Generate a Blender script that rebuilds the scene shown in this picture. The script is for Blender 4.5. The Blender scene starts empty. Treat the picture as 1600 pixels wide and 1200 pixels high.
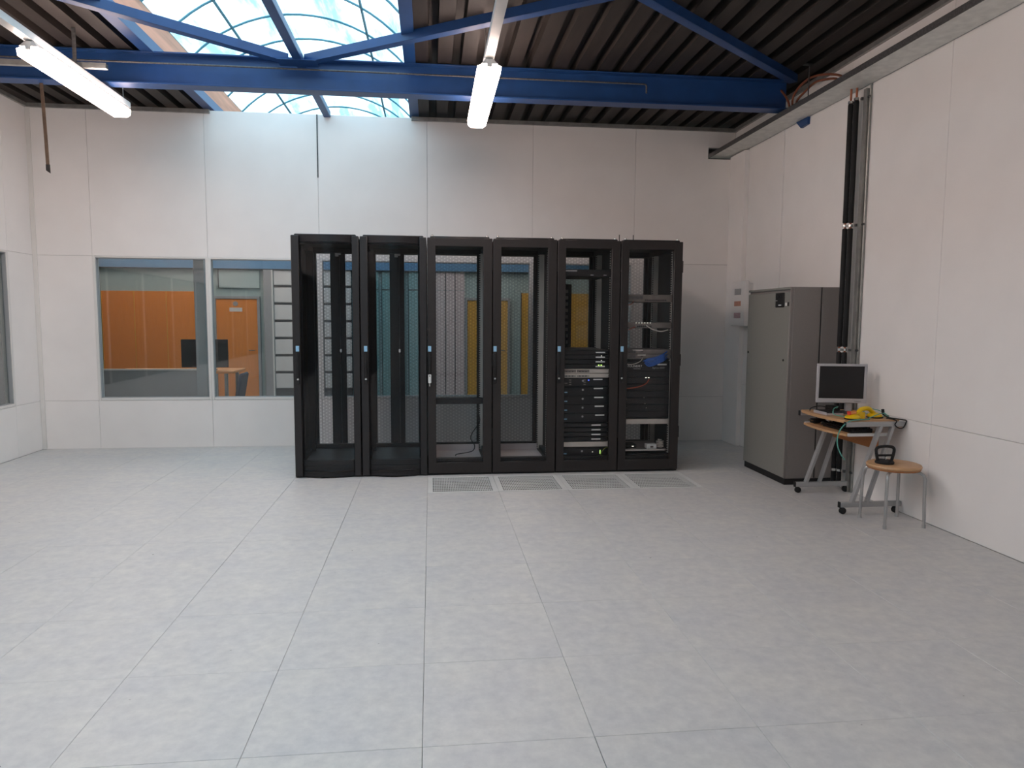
import bpy, math, random
from mathutils import Vector, Matrix
random.seed(7)
C = bpy.context.scene.collection
SC = bpy.context.scene

# ------------------------------------------------------------------ camera, light, exposure
def setup_camera():
    cam = bpy.data.cameras.new('camera'); ob = bpy.data.objects.new('camera', cam); C.objects.link(ob)
    yaw, pitch, roll = 0.112355525, 0.0908914318, 0.00574722
    cy, sy, cp, sp = math.cos(yaw), math.sin(yaw), math.cos(pitch), math.sin(pitch)
    f = Vector((sy*cp, cy*cp, -sp)); r = Vector((cy, -sy, 0)); u = r.cross(f)
    cr, sr = math.cos(roll), math.sin(roll)
    r2 = cr*r + sr*u; u2 = -sr*r + cr*u
    M = Matrix((r2, u2, -f)).transposed().to_4x4()
    M.translation = Vector((0.0361188511, -2.94798599, 1.45936826))
    ob.matrix_world = M
    cam.sensor_width = 36; cam.sensor_fit = 'HORIZONTAL'; cam.lens = 1121.65105/1600*36
    cam.clip_start = 0.05; cam.clip_end = 200
    SC.camera = ob
setup_camera()
SKY_COLOR, SKY_STRENGTH = (0.64, 0.84, 1.0), 3.1
LAMP_COLOR, LAMP_STRENGTH = (1.0, 0.77, 0.68), 25.0
w = bpy.data.worlds.new('sky'); SC.world = w; w.use_nodes = True
bg = w.node_tree.nodes['Background']; bg.inputs[0].default_value = (*SKY_COLOR, 1); bg.inputs[1].default_value = SKY_STRENGTH
SC.view_settings.view_transform = 'Standard'; SC.view_settings.look = 'None'
SC.view_settings.gamma = 1.0; SC.view_settings.use_curve_mapping = False
SC.view_settings.exposure = 0.12
try:
    SC.cycles.transparent_max_bounces = 24; SC.cycles.max_bounces = 12; SC.cycles.diffuse_bounces = 6
    SC.cycles.sample_clamp_indirect = 6.0
except Exception: pass
# portal in the skylight opening: tells the renderer where daylight enters, emits nothing itself
pl = bpy.data.lights.new('skylight_portal', 'AREA'); pl.shape = 'RECTANGLE'; pl.size = 2.08; pl.size_y = 17.4
pl.cycles.is_portal = True
po = bpy.data.objects.new('skylight_portal', pl); C.objects.link(po); po.location = (-1.245, 3.6, 4.0)

# ------------------------------------------------------------------ materials
def s(r, g, b):
    f = lambda c: (c/255/12.92 if c/255 <= 0.04045 else ((c/255+0.055)/1.055)**2.4)
    return (f(r), f(g), f(b))
MATS = {}
def mat(name, col, rough=0.5, metal=0.0, var=0.0, scale=8.0, bump=0.0, spec=0.5, emit=None, estr=0.0, stretch=None, detail=4.0):
    m = bpy.data.materials.new(name); m.use_nodes = True; nt = m.node_tree; n = nt.nodes; b = n['Principled BSDF']
    b.inputs['Base Color'].default_value = (*col, 1); b.inputs['Roughness'].default_value = rough
    b.inputs['Metallic'].default_value = metal; b.inputs['Specular IOR Level'].default_value = spec
    if emit:
        b.inputs['Emission Color'].default_value = (*emit, 1); b.inputs['Emission Strength'].default_value = estr
    tc = n.new('ShaderNodeTexCoord'); src = tc.outputs['Object']
    if stretch:
        mp = n.new('ShaderNodeMapping'); mp.inputs['Scale'].default_value = stretch
        nt.links.new(src, mp.inputs[0]); src = mp.outputs[0]
    nz = n.new('ShaderNodeTexNoise'); nz.inputs['Scale'].default_value = scale; nz.inputs['Detail'].default_value = detail
    nt.links.new(src, nz.inputs['Vector'])
    cr = n.new('ShaderNodeValToRGB'); e = cr.color_ramp.elements
    e[0].position, e[1].position = 0.3, 0.7
    e[0].color = (*[c*(1-var) for c in col], 1); e[1].color = (*[min(1, c*(1+var)) for c in col], 1)
    nt.links.new(nz.outputs['Fac'], cr.inputs[0]); nt.links.new(cr.outputs[0], b.inputs['Base Color'])
    if bump:
        bp = n.new('ShaderNodeBump'); bp.inputs['Strength'].default_value = bump; bp.inputs['Distance'].default_value = 0.01
        nt.links.new(nz.outputs['Fac'], bp.inputs['Height']); nt.links.new(bp.outputs[0], b.inputs['Normal'])
    MATS[name] = m; return m
def glass(name, tint, ior=1.45):
    m = bpy.data.materials.new(name); m.use_nodes = True; nt = m.node_tree; n = nt.nodes; n.remove(n['Principled BSDF'])
    t = n.new('ShaderNodeBsdfTransparent'); t.inputs[0].default_value = (*tint, 1)
    g = n.new('ShaderNodeBsdfGlossy'); g.inputs['Roughness'].default_value = 0.02
    f0 = ((ior-1)/(ior+1))**2; lw = n.new('ShaderNodeLayerWeight'); lw.inputs['Blend'].default_value = 0.5
    pw = n.new('ShaderNodeMath'); pw.operation = 'POWER'; pw.inputs[1].default_value = 5.0; nt.links.new(lw.outputs['Facing'], pw.inputs[0])
    fr = n.new('ShaderNodeMath'); fr.operation = 'MULTIPLY_ADD'; fr.inputs[1].default_value = 1-f0; fr.inputs[2].default_value = f0; nt.links.new(pw.outputs[0], fr.inputs[0])
    mx = n.new('ShaderNodeMixShader'); nt.links.new(fr.outputs[0], mx.inputs[0]); nt.links.new(t.outputs[0], mx.inputs[1]); nt.links.new(g.outputs[0], mx.inputs[2])
    nt.links.new(mx.outputs[0], n['Material Output'].inputs[0]); MATS[name] = m; return m

mat('wall', s(238, 235, 232), 0.62, var=0.02, scale=3, spec=0.25)
mat('wall_trim', s(224, 222, 218), 0.5, var=0.02, scale=5)
mat('core', s(170, 168, 165), 0.8, var=0.05)
mat('deck', s(46, 40, 36), 0.62, 0.15, var=0.22, scale=3, stretch=(6, 0.8, 1))
mat('blue_steel', s(28, 66, 118), 0.42, 0.0, var=0.12, scale=5)
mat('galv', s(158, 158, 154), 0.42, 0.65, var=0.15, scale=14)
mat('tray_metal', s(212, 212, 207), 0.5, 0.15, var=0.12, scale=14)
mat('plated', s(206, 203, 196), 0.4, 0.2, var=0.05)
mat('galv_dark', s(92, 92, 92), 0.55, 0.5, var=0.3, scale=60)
mat('white_metal', s(215, 214, 212), 0.4, 0.1, var=0.03)
mat('curb_wood', s(228, 158, 128), 0.7, var=0.18, scale=5, stretch=(1, .25, 3))
mat('rack_black', s(33, 30, 31), 0.42, 0.1, var=0.10, scale=30)
mat('rack_brown', s(37, 32, 31), 0.5, 0.1, var=0.10, scale=30)
mat('matte_black', s(20, 19, 20), 0.6, 0.0, var=0.15, scale=20)
mat('rubber', s(22, 22, 23), 0.75, var=0.15, scale=30)
mat('server_black', s(24, 23, 26), 0.4, 0.2, var=0.15, scale=40)
mat('server_silver', s(205, 198, 190), 0.42, 0.35, var=0.06, scale=20)
mat('device_grey', s(120, 112, 108), 0.45, 0.3, var=0.15, scale=25)
mat('label_white', s(225, 225, 222), 0.5, var=0.03)
mat('label_grey', s(165, 165, 165), 0.5, var=0.05, scale=90)
mat('label_blue', s(150, 195, 225), 0.4, var=0.12, scale=120)
mat('label_red', s(196, 140, 120), 0.5, var=0.2, scale=60)
mat('label_violet', s(178, 150, 155), 0.5, var=0.25, scale=70)
mat('chrome', s(215, 215, 212), 0.22, 0.95, var=0.03)
mat('tube_silver', s(176, 176, 176), 0.32, 0.7, var=0.04)
mat('paint_silver', s(172, 172, 172), 0.42, 0.25, var=0.04)
mat('cab_grey', s(134, 133, 127), 0.5, 0.05, var=0.04, scale=90)
mat('cab_side', s(132, 126, 123), 0.5, 0.05, var=0.04, scale=90)
mat('beech', s(196, 154, 112), 0.42, var=0.10, scale=6, stretch=(1.2, 14, 14))
mat('beech_edge', s(172, 114, 70), 0.5, var=0.10, scale=8, stretch=(2, 12, 12))
mat('yellow_plastic', s(238, 196, 12), 0.35, var=0.04)
mat('red_plastic', s(225, 70, 50), 0.4, var=0.04)
mat('orange_plastic', s(232, 150, 80), 0.4, var=0.04)
mat('green_cable', s(95, 165, 150), 0.5, var=0.05)
mat('blue_cable', s(40, 90, 170), 0.5, var=0.1)
mat('red_cable', s(165, 70, 45), 0.5, var=0.1)
mat('yellow_cable', s(130, 140, 40), 0.5, var=0.05)
mat('white_cable', s(210, 205, 195), 0.5, var=0.05)
mat('copper', s(168, 104, 78), 0.42, 0.6, var=0.15)
mat('screen', s(22, 17, 18), 0.28, var=0.05)
mat('bezel', s(190, 187, 190), 0.4, 0.25, var=0.03)
mat('strap', s(74, 60, 48), 0.8, var=0.35, scale=18)
mat('orange_wood', s(232, 146, 66), 0.5, var=0.06, scale=4, stretch=(10, 10, 1))
mat('amber_wood', s(222, 172, 66), 0.5, var=0.06, scale=4, stretch=(10, 10, 1))
mat('hall_wall', s(168, 190, 190), 0.7, var=0.03)
mat('hall_teal', s(120, 165, 168), 0.6, var=0.04)
mat('hall_pink', s(206, 192, 192), 0.6, var=0.04)
mat('hall_blue', s(96, 146, 186), 0.6, var=0.05)
mat('hall_floor', s(120, 118, 114), 0.6, var=0.1)
mat('hall_grey', s(158, 162, 164), 0.6, var=0.04)
mat('slat_white', s(222, 222, 220), 0.5, var=0.03)
mat('hall_dark', s(60, 62, 64), 0.7, var=0.1)
mat('chair_blue', s(40, 48, 66), 0.7, var=0.1)
mat('led_green', s(150, 230, 90), 0.4, emit=s(190, 255, 120), estr=2.0)
mat('led_blue', s(70, 90, 255), 0.4, emit=s(80, 110, 255), estr=2.5)
mat('led_white', s(230, 230, 220), 0.4, emit=(1, .97, .85), estr=1.2)
mat('diffuser', (1, 0.95, 0.88), 0.4, emit=LAMP_COLOR, estr=LAMP_STRENGTH)
mat('vent', s(216, 218, 216), 0.45, 0.1, var=0.03)
mat('rib_teal', s(84, 140, 156), 0.5, var=0.05)
glass('window_glass', (0.87, 0.90, 0.90), 1.75)
glass('door_glass', (0.96, 0.96, 0.96), 1.25)
glass('smoked_glass', (0.92, 0.92, 0.93), 1.30)

def make_tile_material():
    m = mat('floor_tile', s(196, 202, 206), 0.36, spec=0.4)
    nt = m.node_tree; n = nt.nodes; b = n['Principled BSDF']
    oi = n.new('ShaderNodeObjectInfo'); tc = n.new('ShaderNodeTexCoord')
    ad = n.new('ShaderNodeVectorMath'); ad.operation = 'ADD'
    mu = n.new('ShaderNodeVectorMath'); mu.operation = 'SCALE'; mu.inputs['Scale'].default_value = 3.7
    nt.links.new(oi.outputs['Location'], mu.inputs[0]); nt.links.new(tc.outputs['Object'], ad.inputs[0]); nt.links.new(mu.outputs[0], ad.inputs[1])
    n1 = n.new('ShaderNodeTexNoise'); n1.inputs['Scale'].default_value = 16; n1.inputs['Detail'].default_value = 8; n1.inputs['Roughness'].default_value = 0.7
    n2 = n.new('ShaderNodeTexNoise'); n2.inputs['Scale'].default_value = 4; n2.inputs['Detail'].default_value = 3
    n3 = n.new('ShaderNodeTexNoise'); n3.inputs['Scale'].default_value = 23; n3.inputs['Detail'].default_value = 1
    for q in (n1, n2, n3): nt.links.new(ad.outputs[0], q.inputs['Vector'])
    r1 = n.new('ShaderNodeValToRGB'); e = r1.color_ramp.elements
    e[0].position, e[1].position = 0.3, 0.72; e[0].color = (*s(190, 190, 190), 1); e[1].color = (*s(210, 209, 207), 1)
    nt.links.new(n1.outputs['Fac'], r1.inputs[0])
    r2 = n.new('ShaderNodeValToRGB'); e = r2.color_ramp.elements
    e[0].position, e[1].position = 0.3, 0.7; e[0].color = (0.94, 0.945, 0.96, 1); e[1].color = (1.04, 1.03, 1.0, 1)
    nt.links.new(n2.outputs['Fac'], r2.inputs[0])
    mx = n.new('ShaderNodeMix'); mx.data_type = 'RGBA'; mx.blend_type = 'MULTIPLY'; mx.inputs['Factor'].default_value = 1
    nt.links.new(r1.outputs[0], mx.inputs['A']); nt.links.new(r2.outputs[0], mx.inputs['B'])
    r3 = n.new('ShaderNodeValToRGB'); e = r3.color_ramp.elements        # rare scuffs and specks of dirt
    e[0].position, e[1].position = 0.80, 0.82; e[0].color = (0, 0, 0, 1); e[1].color = (1, 1, 1, 1)
    nt.links.new(n3.outputs['Fac'], r3.inputs[0])
    m2 = n.new('ShaderNodeMix'); m2.data_type = 'RGBA'; nt.links.new(r3.outputs[0], m2.inputs['Factor'])
    nt.links.new(mx.outputs['Result'], m2.inputs['A']); m2.inputs['B'].default_value = (*s(120, 116, 112), 1)
    nt.links.new(m2.outputs['Result'], b.inputs['Base Color'])
    rr = n.new('ShaderNodeMapRange'); rr.inputs['To Min'].default_value = 0.32; rr.inputs['To Max'].default_value = 0.5
    nt.links.new(n1.outputs['Fac'], rr.inputs['Value']); nt.links.new(rr.outputs[0], b.inputs['Roughness'])
make_tile_material()

def make_perforated(name, col, pitch, open_lo, open_hi):
    """sheet metal with fine holes: hexagonal dot pattern in object space, the sheet itself opaque between the holes"""
    m = bpy.data.materials.new(name); m.use_nodes = True; nt = m.node_tree; n = nt.nodes; b = n['Principled BSDF']
    b.inputs['Base Color'].default_value = (*col, 1); b.inputs['Roughness'].default_value = 0.45
    tc = n.new('ShaderNodeTexCoord'); sp = n.new('ShaderNodeSeparateXYZ'); nt.links.new(tc.outputs['Object'], sp.inputs[0])
    def math_(op, a, bb=None, v=None):
        q = n.new('ShaderNodeMath'); q.operation = op
        for i, x in enumerate((a, bb)):
            if x is None: continue
            if isinstance(x, (int, float)): q.inputs[i].default_value = x
            else: nt.links.new(x, q.inputs[i])
        return q.outputs[0]
    k = 2*math.pi/pitch
    a = math_('COSINE', math_('MULTIPLY', sp.outputs['X'], k))
    c1 = math_('COSINE', math_('ADD', math_('MULTIPLY', sp.outputs['X'], k/2), math_('MULTIPLY', sp.outputs['Z'], k*0.866)))
    c2 = math_('COSINE', math_('SUBTRACT', math_('MULTIPLY', sp.outputs['X'], k/2), math_('MULTIPLY', sp.outputs['Z'], k*0.866)))
    t = math_('ADD', a, math_('ADD', c1, c2))
    mr = n.new('ShaderNodeMapRange'); nt.links.new(t, mr.inputs['Value'])
    mr.inputs['From Min'].default_value = 0.6; mr.inputs['From Max'].default_value = 2.4
    mr.inputs['To Min'].default_value = open_lo; mr.inputs['To Max'].default_value = open_hi
    tr = n.new('ShaderNodeBsdfTransparent'); mx = n.new('ShaderNodeMixShader')
    nt.links.new(mr.outputs[0], mx.inputs[0]); nt.links.new(b.outputs[0], mx.inputs[1]); nt.links.new(tr.outputs[0], mx.inputs[2])
    nt.links.new(mx.outputs[0], n['Material Output'].inputs[0]); MATS[name] = m
make_perforated('perf_black', s(30, 28, 30), 0.030, 0.82, 0.95)

def make_rail_material(name, col):
    """mounting rail: plated steel with a row of dark square holes"""
    m = mat(name, col, 0.35, 0.6, var=0.05); nt = m.node_tree; n = nt.nodes; b = n['Principled BSDF']
    tc = n.new('ShaderNodeTexCoord'); wv = n.new('ShaderNodeTexWave'); wv.bands_direction = 'Z'; wv.inputs['Scale'].default_value = 14.0
    nt.links.new(tc.outputs['Object'], wv.inputs['Vector'])
    r = n.new('ShaderNodeValToRGB'); r.color_ramp.interpolation = 'CONSTANT'; e = r.color_ramp.elements
    e[0].color = (*s(30, 28, 28), 1); e[1].position = 0.42; e[1].color = (*col, 1)
    nt.links.new(wv.outputs['Fac'], r.inputs[0]); nt.links.new(r.outputs[0], b.inputs['Base Color'])
make_rail_material('rail_holes', s(190, 186, 180))

def make_skylight_material():
    m = bpy.data.materials.new('skylight_sheet'); m.use_nodes = True; nt = m.node_tree; n = nt.nodes; n.remove(n['Principled BSDF'])
    tc = n.new('ShaderNodeTexCoord'); mp = n.new('ShaderNodeMapping'); mp.inputs['Scale'].default_value = (2.2, 0.35, 1.0)
    nt.links.new(tc.outputs['Object'], mp.inputs[0])
    nz = n.new('ShaderNodeTexNoise'); nz.inputs['Scale'].default_value = 1.5; nz.inputs['Detail'].default_value = 6; nz.inputs['Roughness'].default_value = 0.62
    nt.links.new(mp.outputs[0], nz.inputs['Vector'])
    r = n.new('ShaderNodeValToRGB'); e = r.color_ramp.elements
    e[0].position, e[1].position = 0.40, 0.56; e[0].color = (0.26, 0.50, 0.56, 1); e[1].color = (0.84, 0.90, 0.89, 1)
    nt.links.new(nz.outputs['Fac'], r.inputs[0])
    t = n.new('ShaderNodeBsdfTransparent'); nt.links.new(r.outputs[0], t.inputs[0])
    l = n.new('ShaderNodeBsdfTranslucent'); nt.links.new(r.outputs[0], l.inputs[0])
    mx = n.new('ShaderNodeMixShader'); mx.inputs[0].default_value = 0.25
    nt.links.new(t.outputs[0], mx.inputs[1]); nt.links.new(l.outputs[0], mx.inputs[2]); nt.links.new(mx.outputs[0], n['Material Output'].inputs[0])
    MATS['skylight_sheet'] = m
make_skylight_material()

# ------------------------------------------------------------------ mesh builder
WL = {}
def wl(o): return WL.get(o.name, Vector((0, 0, 0))) if o else Vector((0, 0, 0))
class B:
    def __init__(self): self.v, self.f = [], []
    def add(self, vs, fs):
        k = len(self.v); self.v += [tuple(x) for x in vs]; self.f += [tuple(i+k for i in q) for q in fs]; return self
    def box(self, x0, x1, y0, y1, z0, z1):
        x0, x1 = min(x0, x1), max(x0, x1); y0, y1 = min(y0, y1), max(y0, y1); z0, z1 = min(z0, z1), max(z0, z1)
        return self.add([(x0,y0,z0),(x1,y0,z0),(x1,y1,z0),(x0,y1,z0),(x0,y0,z1),(x1,y0,z1),(x1,y1,z1),(x0,y1,z1)],
            [(3,2,1,0),(4,5,6,7),(0,1,5,4),(1,2,6,5),(2,3,7,6),(3,0,4,7)])
    def cbox(self, x0, x1, y0, y1, z0, z1, c=0.004):
        X, Y, Z = (min(x0,x1), max(x0,x1)), (min(y0,y1), max(y0,y1)), (min(z0,z1), max(z0,z1))
        c = min(c, (X[1]-X[0])*.45, (Y[1]-Y[0])*.45, (Z[1]-Z[0])*.45)
        V, idx = [], {}
        for i in (0, 1):
            for j in (0, 1):
                for k in (0, 1):
                    p = (X[i], Y[j], Z[k]); q = (X[i]+(c if i == 0 else -c), Y[j]+(c if j == 0 else -c), Z[k]+(c if k == 0 else -c))
                    idx[i,j,k,0] = len(V); V.append((p[0], q[1], q[2]))
                    idx[i,j,k,1] = len(V); V.append((q[0], p[1], q[2]))
                    idx[i,j,k,2] = len(V); V.append((q[0], q[1], p[2]))
        F = []
        for a in range(3):
            b_, c_ = [(1,2),(2,0),(0,1)][a]
            for sd in (0, 1):
                def g(u, v):
                    t = [0,0,0]; t[a] = sd; t[b_] = u; t[c_] = v; return idx[t[0],t[1],t[2],a]
                q = [g(0,0), g(1,0), g(1,1), g(0,1)]; F.append(q if sd else q[::-1])
        for a in range(3):                      # edges along axis a
            b_, c_ = [(1,2),(2,0),(0,1)][a]
            for u in (0, 1):
                for v in (0, 1):
                    def g(w_, ax):
                        t = [0,0,0]; t[a] = w_; t[b_] = u; t[c_] = v; return idx[t[0],t[1],t[2],ax]
                    q = [g(0,b_), g(1,b_), g(1,c_), g(0,c_)]
                    F.append(q if (u ^ v) else q[::-1])
        for i in (0, 1):
            for j in (0, 1):
                for k in (0, 1):
                    q = [idx[i,j,k,0], idx[i,j,k,1], idx[i,j,k,2]]
                    F.append(q if (i+j+k) % 2 else q[::-1])
        return self.add(V, F)
    def prism(self, poly, axis, a0, a1):
        n = len(poly)
        def P(u, v, a): return {0: (a, u, v), 1: (u, a, v), 2: (u, v, a)}[axis]
        V = [P(u, v, a0) for u, v in poly] + [P(u, v, a1) for u, v in poly]
        F = [tuple(range(n))[::-1], tuple(range(n, 2*n))] + [(i, (i+1) % n, (i+1) % n+n, i+n) for i in range(n)]
        return self.add(V, F)
    def tube(self, pts, r, seg=8, caps=True, radii=None):
        pts = [Vector(p) for p in pts]; n = len(pts); V, F = [], []; prev = None
        for i, p in enumerate(pts):
            d = (pts[min(i+1, n-1)] - pts[max(i-1, 0)]).normalized()
            if prev is None:
                a = d.orthogonal().normalized()
            else:
                a = prev - d*prev.dot(d)
                a = a.normalized() if a.length > 1e-6 else d.orthogonal().normalized()
            prev = a; b_ = d.cross(a); rr = radii[i] if radii else r
            for k in range(seg):
                t = 2*math.pi*k/seg; V.append(p + a*math.cos(t)*rr + b_*math.sin(t)*rr)
        for i in range(n-1):
            for k in range(seg):
                k2 = (k+1) % seg; F.append((i*seg+k, i*seg+k2, (i+1)*seg+k2, (i+1)*seg+k))
        if caps: F += [tuple(range(seg))[::-1], tuple(range((n-1)*seg, n*seg))]
        return self.add(V, F)
    def bar(self, p0, p1, w_, h_, up=(0, 0, 1)):
        p0, p1 = Vector(p0), Vector(p1); d = (p1-p0).normalized(); a = d.cross(Vector(up)).normalized(); b_ = a.cross(d)
        V = [p + a*sa*w_/2 + b_*sb*h_/2 for p in (p0, p1) for sa, sb in ((-1,-1),(1,-1),(1,1),(-1,1))]
        return self.add(V, [(0,1,2,3),(7,6,5,4),(0,4,5,1),(1,5,6,2),(2,6,7,3),(3,7,4,0)])
    def lathe(self, prof, c=(0, 0, 0), seg=20, axis=2):
        V, F, n = [], [], len(prof)
        for k in range(seg):
            t = 2*math.pi*k/seg
            for r, h in prof:
                q = {2: (r*math.cos(t), r*math.sin(t), h), 1: (r*math.cos(t), h, -r*math.sin(t)), 0: (h, r*math.cos(t), r*math.sin(t))}[axis]
                V.append((c[0]+q[0], c[1]+q[1], c[2]+q[2]))
        for k in range(seg):
            k2 = (k+1) % seg
            for i in range(n-1): F.append((k*n+i, k2*n+i, k2*n+i+1, k*n+i+1))
        F += [tuple(k*n for k in range(seg))[::-1], tuple(k*n+n-1 for k in range(seg))]
        return self.add(V, F)
    def move(self, M, start=0):
        self.v[start:] = [tuple(M @ Vector(p)) for p in self.v[start:]]; return self
def obj(name, b, m, parent=None, smooth=True):
    off = wl(parent); me = bpy.data.meshes.new(name)
    me.from_pydata([(x-off.x, y-off.y, z-off.z) for x, y, z in b.v], [], b.f); me.update()
    me.materials.append(MATS[m] if isinstance(m, str) else m)
    if smooth:
        me.polygons.foreach_set('use_smooth', [True]*len(me.polygons)); me.set_sharp_from_angle(angle=math.radians(38))
    o = bpy.data.objects.new(name, me); C.objects.link(o)
    if parent: o.parent = parent; WL[o.name] = off
    return o
def tag(o, label, cat, group=None):
    o['label'] = label; o['category'] = cat
    if group: o['group'] = group
    return o
def thing(name, label, cat, loc=(0, 0, 0), group=None):
    o = bpy.data.objects.new(name, None); C.objects.link(o); o.location = loc; WL[o.name] = Vector(loc)
    o.empty_display_size = 0.1
    return tag(o, label, cat, group)
def struct(name, b=None, m=None, loc=(0, 0, 0)):
    if b is None:
        o = bpy.data.objects.new(name, None); C.objects.link(o); o.location = loc; WL[o.name] = Vector(loc); o.empty_display_size = 0.1
    else: o = obj(name, b, m)
    o['kind'] = 'structure'; return o
def solo(name, b, m, label, cat, group=None):
    o = obj(name, b, m); return tag(o, label, cat, group)
def dup(root, loc, label, group=None):
    r = root.copy(); C.objects.link(r); r.location = loc; r['label'] = label; WL[r.name] = Vector(loc)
    if group: r['group'] = group
    for ch in list(root.children):
        c = ch.copy(); C.objects.link(c); c.parent = r; WL[c.name] = Vector(loc)
        for g in list(ch.children):
            d = g.copy(); C.objects.link(d); d.parent = c
    return r
def child(name, me, parent, loc, scale=(1, 1, 1)):
    o = bpy.data.objects.new(name, me); C.objects.link(o); o.parent = parent; o.location = Vector(loc) - wl(parent); o.scale = scale
    return o
def text(name, body, size, loc, m, parent, rot=(math.pi/2, 0, 0), shear=0.0, extrude=0.0006):
    cu = bpy.data.curves.new(name, 'FONT'); cu.body = body; cu.size = size; cu.extrude = extrude; cu.shear = shear; cu.resolution_u = 2
    t = bpy.data.objects.new(name, cu); C.objects.link(t)
    dg = bpy.context.evaluated_depsgraph_get(); me = bpy.data.meshes.new_from_object(t.evaluated_get(dg))
    bpy.data.objects.remove(t); me.materials.clear(); me.materials.append(MATS[m])
    o = bpy.data.objects.new(name, me); C.objects.link(o); o.parent = parent; o.location = Vector(loc) - wl(parent); o.rotation_euler = rot
    return o

def smooth_pts(P, k=5):
    P = [Vector(p) for p in P]; out = []
    for i in range(len(P)-1):
        p0, p1, p2, p3 = P[max(i-1, 0)], P[i], P[i+1], P[min(i+2, len(P)-1)]
        for j in range(k):
            u = j/k; out.append(.5*((2*p1)+(-p0+p2)*u+(2*p0-5*p1+4*p2-p3)*u*u+(-p0+3*p1-3*p2+p3)*u**3))
    return out+[P[-1]]
XL, XR, YB, YR = -4.2, 3.6, 5.36, -5.2      # room
ZT, ZD = 3.68, 3.72                         # wall top, deck soffit
HZ = -0.25                                  # floor level of the hall beyond
# ------------------------------------------------------------------ raised floor
floor = struct('floor', B().box(-7.2, 5.2, YR-.2, 12.6, HZ-.1, HZ), 'hall_floor')
void = obj('subfloor', B().box(XL, XR, YR, YB, -0.06, -0.045), 'matte_black', floor)
tile_cache = {}
nx0, nx1 = math.floor(XL/.6+1e-6), math.ceil(XR/.6-1e-6); ny0, ny1 = math.floor(YR/.6), math.ceil(YB/.6)
for i in range(nx0, nx1):
    for j in range(ny0, ny1):
        x0, x1, y0, y1 = max(i*.6, XL), min(i*.6+.6, XR), max(j*.6, YR), min(j*.6+.6, YB)
        if 0 <= i < 4 and j == 5: continue                          # perforated tiles
        g = random.choice((.0002, .0003, .0004, .0006))
        if i in (-2, -1, 0, 1) and j < 6: g = random.choice((.0004, .0007, .0012))
        key = (round(x1-x0, 3), round(y1-y0, 3), g)
        if key not in tile_cache:
            a, b_ = key[0]/2-g, key[1]/2-g
            t = B().cbox(-a, a, -b_, b_, -.035, 0, .0012)
            me = bpy.data.meshes.new('floor_tile'); me.from_pydata(t.v, [], t.f); me.materials.append(MATS['floor_tile']); tile_cache[key] = me
        child('floor_tile', tile_cache[key], floor, ((x0+x1)/2, (y0+y1)/2, random.uniform(-.0006, .0002)))
def vent_tile(x0):
    v = B(); W = .6; g = .001; r = .045
    for a in ((x0+g, x0+r, 3+g, 3.6-g), (x0+W-r, x0+W-g, 3+g, 3.6-g), (x0+r, x0+W-r, 3+g, 3+.03), (x0+r, x0+W-r, 3.6-.03, 3.6-g)):
        v.box(a[0], a[1], a[2], a[3], -.035, .001)
    t = obj('vent_tile', v, 'vent', floor, smooth=False)
    gr = B(); n = 9
    for k in range(n+1):
        y = 3.03 + (.54)*k/n; gr.box(x0+r, x0+W-r, y-.008, y+.008, -.002, .0005)
    m = 34
    for k in range(1, m):
        x = x0+r+(W-2*r)*k/m; gr.box(x-.0032, x+.0032, 3.03, 3.57, -.002, .0)
    obj('grille', gr, 'vent', t, smooth=False)
for k in range(4): vent_tile(.6*k)

# ------------------------------------------------------------------ walls
mods = [-4.2, -3.6, -2.4, -1.2, 0, 1.2, 2.4, 3.6]
WZ0, WZ1 = .535, 2.11
core = B(); core.box(XL, XR, YB+.012, YB+.08, HZ, WZ0-.03); core.box(XL, XR, YB+.012, YB+.08, WZ1+.03, 3.33)
core.box(XL, 3.27, YB+.012, YB+.08, 3.33, ZT); core.box(3.575, XR+.1, YB+.012, YB+.08, 3.33, ZT); core.box(3.27, 3.575, YB+.012, YB+.08, 3.47, ZT)
core.box(XL, -3.59, YB+.012, YB+.08, WZ0-.03, WZ1+.03); core.box(2.39, XR, YB+.012, YB+.08, WZ0-.03, WZ1+.03)
wall_back = struct('wall_back', core, 'core')
def wpanel(parent, axis, at, a0, a1, z0, z1, sgn, g=.0013):
    b_ = B()
    if axis == 1: b_.cbox(a0+g, a1-g, at, at+.012*sgn, z0+g, z1-g, .002)
    else: b_.cbox(at, at+.012*sgn, a0+g, a1-g, z0+g, z1-g, .002)
    return obj('wall_panel', b_, 'wall', parent, smooth=False)
for a0, a1 in zip(mods, mods[1:]):
    wpanel(wall_back, 1, YB, a0, a1, 0, WZ0, 1)
    if a1 <= -3.59 or a0 >= 2.39: wpanel(wall_back, 1, YB, a0, a1, WZ0, WZ1, 1)
    if a0 > 2:
        q = B(); q.cbox(a0+.002, a1, YB, YB+.012, WZ1+.002, 3.335, .002); q.cbox(a0+.002, 3.272, YB, YB+.012, 3.335, ZT, .001)
        q.cbox(3.574, a1, YB, YB+.012, 3.335, ZT, .001); q.cbox(3.272, 3.574, YB, YB+.012, 3.465, ZT, .001)
        obj('wall_panel', q, 'wall', wall_back, smooth=False)
    else: wpanel(wall_back, 1, YB, a0, a1, WZ1, ZT, 1)
seam = B(); seam.cbox(-1.207, -1.193, YB-.006, YB, 3.0, ZT, .001)
obj('seam_strip', seam, 'galv_dark', wall_back)
# thin rack mounting rod hung in front of the seam is part of the wall's unfinished joint

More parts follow.
